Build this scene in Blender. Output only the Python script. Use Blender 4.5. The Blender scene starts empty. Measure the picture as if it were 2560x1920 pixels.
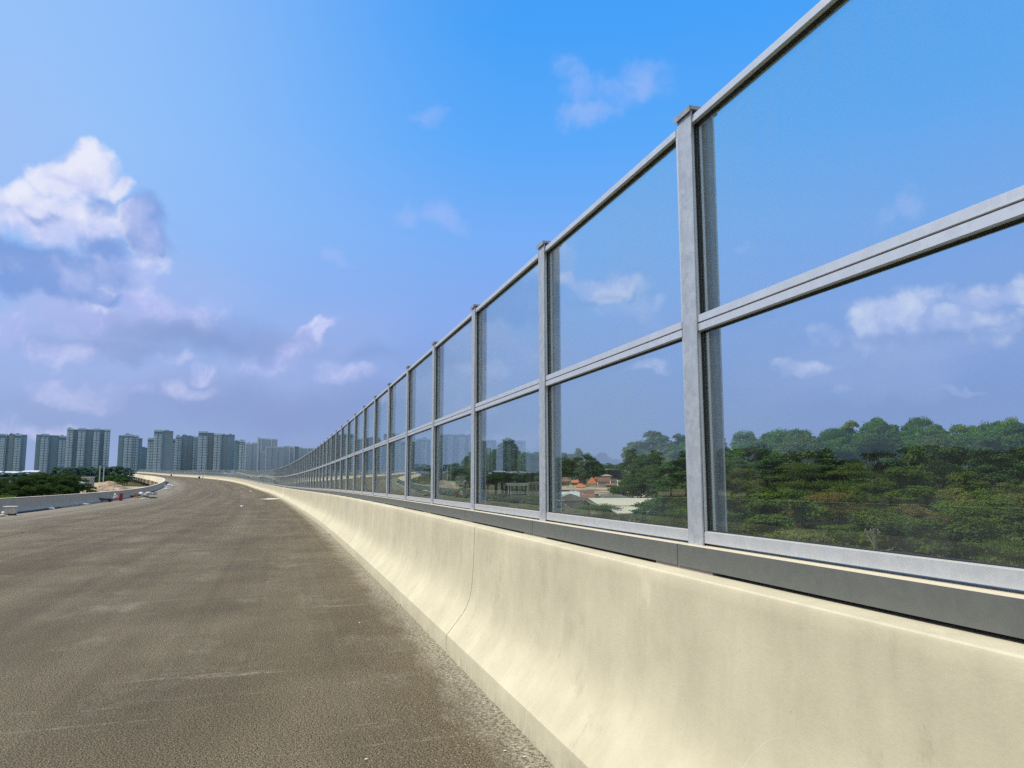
import bpy, bmesh, math, random
import numpy as np
from mathutils import Matrix, Vector
random.seed(7); R = math.radians
sc = bpy.context.scene
COL = sc.collection

# ------------------------------------------------------------------ survey of the place
F_PX, H0 = 1888.8, 1.72                       # focal length for a 2560 px wide frame, eye height
PITCH = math.atan((1182-960)/F_PX)
P0 = np.array([.9761, 4.0916]); TH0 = .2917; G0 = -.00865
KK = [0,30,60,90,120,160,200,260,330,420,520,900]
KV = [.28,.75,.29,.39,1.17,.09,.64,.56,.25,.19,-.06,.7]
KG = [0,30,60,90,130,180,250,330,420,520,650,900]
GV = [-9.55,-16.42,-13.8,-10.14,-4.55,4.42,5.32,2.03,2.29,.74,5.04,10.06]
SS = np.arange(-8, 901, 1.)
_k = np.interp(SS, KK, KV)*1e-3; _k[SS < 0] = 0
_g = np.interp(SS, KG, GV)*1e-3
_i0 = 8
_th = np.concatenate([[0], np.cumsum(_k[:-1])]); _th = _th-_th[_i0]+TH0
_d = np.stack([-np.sin(_th), np.cos(_th)], 1)
_P = np.concatenate([[[0, 0]], np.cumsum(_d[:-1], 0)]); _P = _P-_P[_i0]+P0
_z = np.concatenate([[0], np.cumsum(_g[:-1])]); _z = _z-_z[_i0]+G0*4
WD, CF, HL = 20.0, .01665, 1.13               # deck width between barriers, crossfall, left barrier height

def pth(s):
    return (float(np.interp(s, SS, _P[:, 0])), float(np.interp(s, SS, _P[:, 1])),
            float(np.interp(s, SS, _z)), float(np.interp(s, SS, _th)))
def zroad(s, n):
    return float(np.interp(s, SS, _z)) - CF*1.025*(max(n, .48)-.48)
def W3(s, n, z):                              # path coordinates -> world (z above the right kerb line)
    x, y, z0, th = pth(s)
    return (x-math.cos(th)*n, y-math.sin(th)*n, z0+z)
def RD(s, n, z=0):                            # point standing on the road
    x, y, z0, th = pth(s)
    return (x-math.cos(th)*n, y-math.sin(th)*n, zroad(s, n)+z)
def ray(u, v):
    x, z = (u-1280)/F_PX, -(v-960)/F_PX
    c, s = math.cos(PITCH), math.sin(PITCH)
    return (x, c-z*s, s+z*c)
def PX(u, v, Y):                              # survey sighting at distance Y -> world point
    r = ray(u, v); t = Y/r[1]
    return (r[0]*t, Y, H0+r[2]*t)
GZ = -7.0
def GY(v):                                    # distance at which the plain appears at sighting v
    r = ray(1280, v); return (GZ-H0)/r[2]*r[1]

# ------------------------------------------------------------------ helpers
def tag(o, label=None, cat=None, group=None, kind=None):
    if label: o['label'] = label
    if cat: o['category'] = cat
    if group: o['group'] = group
    if kind: o['kind'] = kind
    return o
def link(o, parent=None):
    COL.objects.link(o)
    if parent is not None: o.parent = parent
    return o
def empty(name, loc=(0, 0, 0), rz=0, label=None, cat=None, group=None):
    o = bpy.data.objects.new(name, None); o.empty_display_size = .3
    o.location = loc; o.rotation_euler.z = rz
    link(o); return tag(o, label, cat, group)
def mesh_obj(name, me, mat=None, parent=None):
    o = bpy.data.objects.new(name, me)
    if mat and not me.materials: me.materials.append(mat)
    return link(o, parent)
class MB:
    def __init__(s): s.v = []; s.f = []; s.smooth = []; s.uv = None
    def add(s, vs, fs, sm=False):
        b = len(s.v); s.v += [tuple(p) for p in vs]; s.f += [tuple(i+b for i in f) for f in fs]; s.smooth += [sm]*len(fs)
    def box(s, x0, x1, y0, y1, z0, z1, M=None):
        vs = [(x, y, z) for z in (z0, z1) for x, y in ((x0, y0), (x1, y0), (x1, y1), (x0, y1))]
        if M is not None: vs = [tuple(M @ Vector(p)) for p in vs]
        s.add(vs, [(0, 3, 2, 1), (4, 5, 6, 7), (0, 1, 5, 4), (1, 2, 6, 5), (2, 3, 7, 6), (3, 0, 4, 7)])
    def tube(s, pts, rad, n=8, cap=True):
        pts = [Vector(p) for p in pts]; rings = []
        for i, p in enumerate(pts):
            d = (pts[min(i+1, len(pts)-1)]-pts[max(i-1, 0)]).normalized()
            a = d.orthogonal().normalized() if i == 0 else (a-d*a.dot(d)).normalized()
            b = d.cross(a); r = rad[i] if isinstance(rad, (list, tuple)) else rad
            rings.append([p+(a*math.cos(t)+b*math.sin(t))*r for t in [2*math.pi*k/n for k in range(n)]])
        vs = [q for ring in rings for q in ring]; fs = []
        for i in range(len(pts)-1):
            for k in range(n): fs.append((i*n+k, i*n+(k+1) % n, (i+1)*n+(k+1) % n, (i+1)*n+k))
        s.add(vs, fs, True)
        if cap:
            s.add(rings[0][::-1], [tuple(range(n))]); s.add(rings[-1], [tuple(range(n))])
    def lathe(s, prof, c=(0, 0, 0), n=14):
        vs = []; fs = []
        for r, z in prof:
            vs += [(c[0]+r*math.cos(2*math.pi*k/n), c[1]+r*math.sin(2*math.pi*k/n), c[2]+z) for k in range(n)]
        for i in range(len(prof)-1):
            for k in range(n): fs.append((i*n+k, i*n+(k+1) % n, (i+1)*n+(k+1) % n, (i+1)*n+k))
        s.add(vs, fs, True)
        s.add([vs[k] for k in range(n)][::-1], [tuple(range(n))]); s.add(vs[-n:], [tuple(range(n))])
    def blob(s, c, r, seed=0, n=10, amp=.25):
        rnd = random.Random(seed); ph = [rnd.uniform(0, 6.3) for _ in range(6)]
        vs = []; fs = []; m = n//2+1
        for i in range(m+1):
            la = math.pi*i/m-math.pi/2
            for k in range(n):
                lo = 2*math.pi*k/n
                q = 1+amp*(math.sin(2*lo+ph[0])*math.cos(3*la+ph[1])+.6*math.sin(3*lo+ph[2])*math.cos(2*la+ph[3]))
                vs.append((c[0]+r[0]*q*math.cos(la)*math.cos(lo), c[1]+r[1]*q*math.cos(la)*math.sin(lo), c[2]+r[2]*q*math.sin(la)))
        for i in range(m):
            for k in range(n): fs.append((i*n+k, i*n+(k+1) % n, (i+1)*n+(k+1) % n, (i+1)*n+k))
        s.add(vs, fs, True)
    def mesh(s, name):
        me = bpy.data.meshes.new(name); me.from_pydata(s.v, [], s.f); me.update()
        me.polygons.foreach_set('use_smooth', s.smooth); return me
    def build(s, name, mat, parent=None, bevel=0):
        o = mesh_obj(name, s.mesh(name), mat, parent)
        if bevel:
            b = o.modifiers.new('bevel', 'BEVEL'); b.width = bevel; b.segments = 2; b.limit_method = 'ANGLE'; b.angle_limit = R(40)
        return o

# ------------------------------------------------------------------ materials
def S(r, g, b):                                # sRGB 0-255 -> linear
    f = lambda c: (c/255/12.92) if c/255 <= .04045 else ((c/255+.055)/1.055)**2.4
    return (f(r), f(g), f(b), 1)
class NT:
    def __init__(s, t): s.t = t; s.n = t.nodes; s.l = t.links; s.n.clear()
    def new(s, ty, **k):
        n = s.n.new(ty)
        for a, b in k.items(): setattr(n, a, b)
        return n
    def _in(s, sock, v):
        if hasattr(v, 'is_output') or hasattr(v, 'links'): s.l.new(v, sock)
        elif v is not None: sock.default_value = v
    def math(s, op, a, b=None, c=None, clamp=False):
        n = s.new('ShaderNodeMath', operation=op, use_clamp=clamp)
        for i, v in enumerate((a, b, c)):
            if v is not None: s._in(n.inputs[i], v)
        return n.outputs[0]
    def noise(s, vec, scale, detail=4, rough=.55, out=0, dist=0, dim='3D'):
        n = s.new('ShaderNodeTexNoise', noise_dimensions=dim); s._in(n.inputs['Vector'], vec); n.inputs['Scale'].default_value = scale
        n.inputs['Detail'].default_value = detail; n.inputs['Roughness'].default_value = rough; n.inputs['Distortion'].default_value = dist
        return n.outputs[out]
    def vor(s, vec, scale, out='Distance', feature='F1'):
        n = s.new('ShaderNodeTexVoronoi', feature=feature); s._in(n.inputs['Vector'], vec); n.inputs['Scale'].default_value = scale
        return n.outputs[out]
    def map(s, vec, scale=(1, 1, 1), loc=(0, 0, 0), rot=(0, 0, 0), ty='POINT'):
        n = s.new('ShaderNodeMapping', vector_type=ty); s._in(n.inputs['Vector'], vec)
        n.inputs['Scale'].default_value = scale; n.inputs['Location'].default_value = loc; n.inputs['Rotation'].default_value = rot
        return n.outputs[0]
    def ramp(s, fac, stops, interp='LINEAR'):
        n = s.new('ShaderNodeValToRGB'); s._in(n.inputs[0], fac); e = n.color_ramp.elements; n.color_ramp.interpolation = interp
        while len(e) < len(stops): e.new(.5)
        for el, (p, c) in zip(e, stops):
            el.position = p; el.color = c if isinstance(c, tuple) else (c, c, c, 1)
        return n.outputs[0]
    def mr(s, v, a, b, c=0, d=1, smooth=False):
        n = s.new('ShaderNodeMapRange', interpolation_type='SMOOTHSTEP' if smooth else 'LINEAR'); s._in(n.inputs[0], v)
        for i, q in enumerate((a, b, c, d)): s._in(n.inputs[i+1], q)
        return n.outputs[0]
    def mix(s, fac, a, b, mode='MIX'):
        n = s.new('ShaderNodeMix', data_type='RGBA', blend_type=mode); s._in(n.inputs[0], fac); s._in(n.inputs[6], a); s._in(n.inputs[7], b)
        return n.outputs[2]
    def bump(s, h, strength, dist, nrm=None):
        n = s.new('ShaderNodeBump'); s._in(n.inputs['Height'], h); n.inputs['Strength'].default_value = strength; n.inputs['Distance'].default_value = dist
        if nrm is not None: s._in(n.inputs['Normal'], nrm)
        return n.outputs[0]
    def bsdf(s, col, rough=.8, metal=0, nrm=None, spec=.5, **k):
        n = s.new('ShaderNodeBsdfPrincipled'); s._in(n.inputs['Base Color'], col); s._in(n.inputs['Roughness'], rough); s._in(n.inputs['Metallic'], metal)
        n.inputs['Specular IOR Level'].default_value = spec
        if nrm is not None: s._in(n.inputs['Normal'], nrm)
        return n
    def out(s, sh):
        o = s.new('ShaderNodeOutputMaterial'); s.l.new(sh, o.inputs[0])
def mat(name):
    m = bpy.data.materials.new(name); m.use_nodes = True; return m, NT(m.node_tree)
def plain(name, col, rough=.7, metal=0, var=.12, scale=3., bump=0, spec=.4):
    m, t = mat(name); tc = t.new('ShaderNodeTexCoord').outputs['Object']
    n = t.noise(tc, scale, 5, .6)
    lo = tuple(c*(1-var) for c in col[:3])+(1,); hi = tuple(min(1, c*(1+var)) for c in col[:3])+(1,)
    c = t.mix(t.mr(n, .3, .7), lo, hi)
    nr = t.bump(t.noise(tc, scale*8, 4), bump, .01) if bump else None
    t.out(t.bsdf(c, rough, metal, nr, spec).outputs[0]); return m

# asphalt, UV = (metres along, metres from the fence line)
def m_road():
    m, t = mat('asphalt'); uv = t.new('ShaderNodeUVMap').outputs[0]
    sx = t.new('ShaderNodeSeparateXYZ'); t.l.new(uv, sx.inputs[0]); n_ = sx.outputs[1]
    big = t.noise(t.map(uv, (.35, .5, 1)), 1, 4, .6)
    lane = t.noise(t.map(uv, (.012, .75, 1)), 1, 5, .62, dist=.4)
    col = t.ramp(t.math('ADD', t.math('MULTIPLY', big, .5), t.math('MULTIPLY', lane, .5)),
                 [(.33, (.074, .058, .034, 1)), (.5, (.118, .095, .058, 1)), (.68, (.178, .148, .096, 1))])
    # aggregate
    g1 = t.noise(uv, 95, 3, .75); g2 = t.vor(uv, 55)
    g3 = t.noise(uv, 34, 4, .75)
    agg = t.math('ADD', t.mr(g1, .42, .60, .05, 2.2), t.mr(g3, .34, .66, -.28, .42))
    col = t.mix(1.0, col, t.new('ShaderNodeCombineColor').outputs[0], 'MIX') if False else col
    cm = t.new('ShaderNodeVectorMath', operation='SCALE'); t.l.new(col, cm.inputs[0]); t.l.new(agg, cm.inputs['Scale']); col = cm.outputs[0]
    # light stones
    vc = t.new('ShaderNodeTexVoronoi'); t.l.new(uv, vc.inputs['Vector']); vc.inputs['Scale'].default_value = 38
    stone = t.math('MULTIPLY', t.math('LESS_THAN', vc.outputs['Distance'], t.mr(n_, .5, 2.2, .36, .20)), t.math('GREATER_THAN', t.math('FRACT', t.math('MULTIPLY', t.new('ShaderNodeSeparateColor').outputs[0], 1.)), 2) if False else t.mr(t.math('ADD', t.noise(uv, 31, 1, .5), t.mr(n_, .5, 1.6, .10, 0)), .62, .68))
    col = t.mix(t.math('MULTIPLY', stone, .6), col, (.42, .38, .29, 1))
    # cement dust beside the right kerb
    kn = t.noise(t.map(uv, (1.1, 2.2, 1)), 1.6, 6, .7)
    near = t.mr(n_, .48, 1.25, 1, 0); kn = t.math('ADD', t.math('MULTIPLY', kn, .55), t.math('MULTIPLY', t.noise(t.map(uv, (.9, 1.4, 1), loc=(1, 8, 0)), 1, 3, .6), .45))
    dust = t.math('MULTIPLY', t.mr(t.math('ADD', t.math('MULTIPLY', near, .62), t.math('MULTIPLY', kn, .85)), .74, .98), t.mr(t.noise(uv, 30, 5, .8), .42, .60))
    col = t.mix(t.math('MULTIPLY', dust, .85), col, (.50, .47, .37, 1))
    pt_ = t.math('MULTIPLY', t.mr(t.noise(t.map(uv, (.55, .8, 1), loc=(7, 3, 0)), 1, 7, .7), .56, .70), t.mr(t.noise(uv, 24, 5, .8), .42, .62))
    col = t.mix(t.math('MULTIPLY', pt_, .62), col, (.36, .34, .27, 1))
    # crosswise scrapes of dried slurry
    st = t.noise(t.map(uv, (3.2, .30, 1), rot=(0, 0, .05)), 1, 5, .72)
    band = t.math('MULTIPLY', t.mr(st, .60, .72), t.mr(n_, .6, 6.5, 1, 0))
    band = t.math('MULTIPLY', band, t.mr(t.noise(uv, 14, 3, .7), .35, .6))
    col = t.mix(t.math('MULTIPLY', band, .75), col, (.44, .41, .32, 1))
    # dusty shoulder by the left barrier
    lf = t.math('MULTIPLY', t.mr(n_, 11.5, 19.4, 0, 1, True), t.mr(lane, .3, .7, .45, 1.1))
    col = t.mix(t.math('MULTIPLY', lf, .62), col, (.33, .30, .235, 1))
    # long wheel arcs
    arc = t.noise(t.map(uv, (.02, 2.2, 1), loc=(3, 1, 0), rot=(0, 0, .012)), 1, 3, .5)
    col = t.mix(t.math('MULTIPLY', t.mr(arc, .56, .7), .28), col, (.06, .055, .045, 1))
    h = t.math('ADD', t.math('MULTIPLY', g1, .7), t.math('MULTIPLY', g2, -.5))
    nr = t.bump(h, .9, .012)
    t.out(t.bsdf(col, .92, 0, nr, .25).outputs[0]); return m
def m_conc(name, a, b, dirt=.5, dark=(.16, .14, .10, 1)):
    m, t = mat(name); uv = t.new('ShaderNodeUVMap').outputs[0]
    sx = t.new('ShaderNodeSeparateXYZ'); t.l.new(uv, sx.inputs[0]); tt = sx.outputs[1]
    big = t.noise(t.map(uv, (.8, 1.1, 1)), 1, 6, .62)
    str_ = t.noise(t.map(uv, (7, .7, 1)), 1, 6, .68)
    blt = t.noise(t.map(uv, (2.6, 2.2, 1), loc=(9, 4, 0)), 1, 8, .7); f = t.math('ADD', t.math('MULTIPLY', big, .45), t.math('ADD', t.math('MULTIPLY', str_, .17), t.math('MULTIPLY', blt, .38)))
    col = t.mix(t.mr(f, .36, .62), a, b)
    st = t.math('MULTIPLY', t.mr(t.noise(t.map(uv, (3.4, 2.0, 1), loc=(5, 2, 0)), 1, 10, .82), .54, .72), t.mr(t.noise(t.map(uv, (.9, .8, 1), loc=(2, 7, 0)), 1, 4, .6), .44, .62))
    col = t.mix(t.math('MULTIPLY', st, dirt), col, dark)
    # foot of the wall is stained
    foot = t.math('MULTIPLY', t.mr(tt, .03, .17, 1, 0), t.mr(t.noise(t.map(uv, (18, 3, 1)), 1, 5, .7), .42, .66))
    col = t.mix(t.math('MULTIPLY', foot, .75), col, dark)
    pit = t.math('LESS_THAN', t.vor(uv, 9), t.mr(t.noise(uv, 4, 2), .5, .75, 0, .075))
    col = t.mix(t.math('MULTIPLY', pit, .7), col, dark)
    sc_ = t.math('MULTIPLY', t.mr(t.math('ABSOLUTE', t.math('SUBTRACT', t.noise(t.map(uv, (1.5, 1.1, 1), rot=(0, 0, .6)), 1, 2, .4, dist=1.), .5)), 0, .006, 1, 0), t.mr(t.noise(uv, 1.1, 2), .55, .6))
    col = t.mix(t.math('MULTIPLY', sc_, .35), col, (.75, .70, .55, 1))
    nr = t.bump(t.noise(uv, 55, 5, .6), .25, .004, t.bump(t.noise(t.map(uv, (5, 1.2, 1)), 1, 3), .3, .02))
    t.out(t.bsdf(col, .86, 0, nr, .3).outputs[0]); return m
def m_galv(name, a, b, metal=.45, rough=.45, dusty=0):
    m, t = mat(name); tc = t.new('ShaderNodeTexCoord').outputs['Object']
    oi = t.new('ShaderNodeObjectInfo').outputs['Random']
    off = t.new('ShaderNodeVectorMath', operation='ADD'); t.l.new(tc, off.inputs[0])
    cx = t.new('ShaderNodeCombineXYZ'); t.l.new(t.math('MULTIPLY', oi, 37), cx.inputs[2]); t.l.new(cx.outputs[0], off.inputs[1]); tc = off.outputs[0]
    v = t.vor(tc, 26, 'Color'); n = t.noise(t.map(tc, (1, 1, .35)), 9, 6, .7)
    sc_ = t.new('ShaderNodeSeparateColor'); t.l.new(v, sc_.inputs[0])
    f = t.math('ADD', t.math('MULTIPLY', sc_.outputs[0], .3), t.math('MULTIPLY', n, .8))
    col = t.mix(t.mr(f, .3, .8), a, b)
    rust = t.mr(t.noise(t.map(tc, (1.4, 1.4, .5)), 6, 5, .75), .70, .78)
    col = t.mix(t.math('MULTIPLY', rust, .45), col, (.22, .15, .09, 1))
    if dusty:
        nz = t.new('ShaderNodeSeparateXYZ'); t.l.new(t.new('ShaderNodeNewGeometry').outputs['Normal'], nz.inputs[0])
        up = t.math('MULTIPLY', t.mr(nz.outputs[2], .5, .85), dusty)
        col = t.mix(up, col, (.62, .56, .42, 1)); mt = t.math('MULTIPLY', t.math('SUBTRACT', 1., up), metal)
    else: mt = metal
    t.out(t.bsdf(col, rough, mt, t.bump(n, .08, .01), .4).outputs[0]); return m
def m_glass():
    m, t = mat('noise_barrier_glass'); tc = t.new('ShaderNodeTexCoord').outputs['Object']
    oi = t.new('ShaderNodeObjectInfo').outputs['Random']
    cx = t.new('ShaderNodeCombineXYZ'); t.l.new(t.math('MULTIPLY', oi, 91), cx.inputs[1])
    ad = t.new('ShaderNodeVectorMath', operation='ADD'); t.l.new(tc, ad.inputs[0]); t.l.new(cx.outputs[0], ad.inputs[1])
    tr = t.new('ShaderNodeBsdfTransparent'); tr.inputs[0].default_value = (.945, .985, .972, 1)
    gl = t.new('ShaderNodeBsdfGlossy'); gl.inputs['Color'].default_value = (.80, .86, .82, 1); gl.inputs['Roughness'].default_value = .012
    nr = t.bump(t.noise(t.map(ad.outputs[0], (1, 1, .8)), 1.2, 2), .03, .02); t.l.new(nr, gl.inputs['Normal'])
    fr = t.new('ShaderNodeFresnel'); t.l.new(t.mr(t.new('ShaderNodeNewGeometry').outputs['Backfacing'], 0, 1, 1.5, 1/1.5), fr.inputs[0])
    m1 = t.new('ShaderNodeMixShader'); t.l.new(fr.outputs[0], m1.inputs[0]); t.l.new(tr.outputs[0], m1.inputs[1]); t.l.new(gl.outputs[0], m1.inputs[2])
    df = t.new('ShaderNodeBsdfDiffuse'); df.inputs[0].default_value = (.55, .60, .55, 1)
    tl = t.new('ShaderNodeBsdfTranslucent'); tl.inputs[0].default_value = (.55, .6, .56, 1)
    md = t.new('ShaderNodeMixShader'); md.inputs[0].default_value = .5; t.l.new(df.outputs[0], md.inputs[1]); t.l.new(tl.outputs[0], md.inputs[2])
    gr = t.noise(t.map(ad.outputs[0], (9, 9, .6)), 1, 6, .7); g2 = t.noise(ad.outputs[0], .9, 3, .5)
    amt = t.math('MULTIPLY', t.mr(gr, .4, .75, .35, 1.), t.mr(g2, .35, .75, .02, .11))
    m2 = t.new('ShaderNodeMixShader'); t.l.new(amt, m2.inputs[0]); t.l.new(m1.outputs[0], m2.inputs[1]); t.l.new(md.outputs[0], m2.inputs[2])
    t.out(m2.outputs[0]); return m
def m_leaf(name, a, b, c=None, haze=0, hz=(.16, .26, .28, 1)):
    m, t = mat(name); tc = t.new('ShaderNodeTexCoord').outputs['Object']
    oi = t.new('ShaderNodeObjectInfo').outputs['Random']
    at = t.new('ShaderNodeAttribute'); at.attribute_name = 'tone'
    n = t.noise(tc, .9, 4, .6)
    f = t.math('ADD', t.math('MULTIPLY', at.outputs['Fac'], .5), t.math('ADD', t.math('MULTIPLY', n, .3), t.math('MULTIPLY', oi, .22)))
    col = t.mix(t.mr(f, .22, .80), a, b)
    if c: col = t.mix(t.mr(t.math('ADD', oi, t.math('MULTIPLY', n, .6)), 1.02, 1.22), col, c)
    if haze: col = t.mix(haze, col, hz)  # distance haze mixed into the leaf colour
    d = t.new('ShaderNodeBsdfDiffuse'); t.l.new(col, d.inputs[0])
    tl = t.new('ShaderNodeBsdfTranslucent'); t.l.new(t.mix(1., col, (1., 1.2, .5, 1), 'MULTIPLY'), tl.inputs[0])
    mx = t.new('ShaderNodeMixShader'); mx.inputs[0].default_value = .28; t.l.new(d.outputs[0], mx.inputs[1]); t.l.new(tl.outputs[0], mx.inputs[2])
    t.out(mx.outputs[0]); return m
def m_facade(name, wall, win, fl=3.2, bay=1.7, wf=.55, hf=.5, var=.1):
    m, t = mat(name); uv = t.new('ShaderNodeUVMap').outputs[0]
    sx = t.new('ShaderNodeSeparateXYZ'); t.l.new(uv, sx.inputs[0])
    a = t.math('FRACT', t.math('DIVIDE', sx.outputs[0], bay)); b = t.math('FRACT', t.math('DIVIDE', sx.outputs[1], fl))
    k = t.math('MULTIPLY', t.math('LESS_THAN', a, wf), t.math('LESS_THAN', b, hf))
    cell = t.new('ShaderNodeTexWhiteNoise', noise_dimensions='2D')
    cv = t.new('ShaderNodeCombineXYZ'); t.l.new(t.math('FLOOR', t.math('DIVIDE', sx.outputs[0], bay)), cv.inputs[0]); t.l.new(t.math('FLOOR', t.math('DIVIDE', sx.outputs[1], fl)), cv.inputs[1])
    t.l.new(cv.outputs[0], cell.inputs['Vector'])
    wc = t.mix(t.mr(cell.outputs[0], 0, 1, 0, .45), win, wall)
    n = t.noise(t.map(uv, (.05, .02, 1)), 1, 3)
    col = t.mix(k, t.mix(t.mr(n, .3, .7), tuple(c*(1-var) for c in wall[:3])+(1,), tuple(c*(1+var) for c in wall[:3])+(1,)), wc)
    t.out(t.bsdf(col, .7, 0, None, .3).outputs[0]); return m
def m_tiles(name, a, b):
    m, t = mat(name); tc = t.new('ShaderNodeTexCoord').outputs['Object']
    w = t.new('ShaderNodeTexWave', wave_type='BANDS', bands_direction='Z'); t.l.new(tc, w.inputs[0]); w.inputs['Scale'].default_value = 2.2; w.inputs['Distortion'].default_value = .4
    n = t.noise(tc, .8, 4, .65)
    col = t.mix(t.math('ADD', t.math('MULTIPLY', w.outputs['Fac'], .3), t.math('MULTIPLY', n, .7)), a, b)
    t.out(t.bsdf(col, .8, 0, t.bump(w.outputs['Fac'], .3, .05), .3).outputs[0]); return m

M = {}
M['road'] = m_road()
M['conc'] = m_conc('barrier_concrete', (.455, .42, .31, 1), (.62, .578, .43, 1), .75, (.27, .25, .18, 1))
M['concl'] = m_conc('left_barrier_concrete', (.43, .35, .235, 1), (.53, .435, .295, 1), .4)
M['sunlit_face'] = plain('sunlit_concrete', (.80, .73, .58, 1), .85, var=.1, scale=.4)  # paler copy of the left barrier concrete, sunlight painted into its colour
M['deck'] = plain('deck_concrete', (.62, .54, .40, 1), .85, var=.15, scale=.4)
M['pier'] = plain('pier_concrete', (.27, .235, .235, 1), .9, var=.2, scale=.3)
M['galv'] = m_galv('galvanised_steel', (.36, .40, .45, 1), (.50, .54, .59, 1), .35, .46)
M['cap'] = m_galv('cap_steel', (.26, .28, .29, 1), (.40, .42, .42, 1), .4, .5)
M['alu'] = m_galv('anodised_aluminium', (.58, .61, .65, 1), (.66, .69, .73, 1), .45, .38, dusty=.8)
M['gask'] = plain('gasket_rubber', (.02, .02, .02, 1), .6)
M['grey'] = m_galv('grey_painted_channel', (.115, .125, .118, 1), (.135, .145, .135, 1), .0, .55, dusty=.92)
M['glass'] = m_glass()
M['bark'] = plain('bark', (.10, .08, .055, 1), .95, var=.35, scale=4, bump=.5)
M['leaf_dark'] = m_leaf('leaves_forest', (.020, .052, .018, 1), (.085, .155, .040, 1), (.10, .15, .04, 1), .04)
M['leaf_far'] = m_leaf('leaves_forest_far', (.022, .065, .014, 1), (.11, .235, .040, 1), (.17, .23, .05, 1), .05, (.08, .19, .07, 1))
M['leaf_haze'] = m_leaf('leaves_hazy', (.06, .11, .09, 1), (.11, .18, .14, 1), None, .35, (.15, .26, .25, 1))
M['leaf_mid'] = m_leaf('leaves_canopy_green', (.018, .036, .009, 1), (.115, .155, .030, 1))
M['leaf_bright'] = m_leaf('leaves_canopy_bright', (.028, .056, .010, 1), (.14, .20, .034, 1))
M['leaf_brown'] = m_leaf('leaves_canopy_brown', (.050, .045, .016, 1), (.20, .155, .055, 1))
M['leaf_near'] = m_leaf('leaves_canopy_olive', (.035, .046, .014, 1), (.20, .21, .065, 1))
M['leaf_left'] = m_leaf('leaves_left', (.016, .036, .012, 1), (.07, .105, .028, 1), None, .04)
M['leaf_lime'] = m_leaf('leaves_lime', (.05, .11, .015, 1), (.22, .32, .05, 1))

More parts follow.
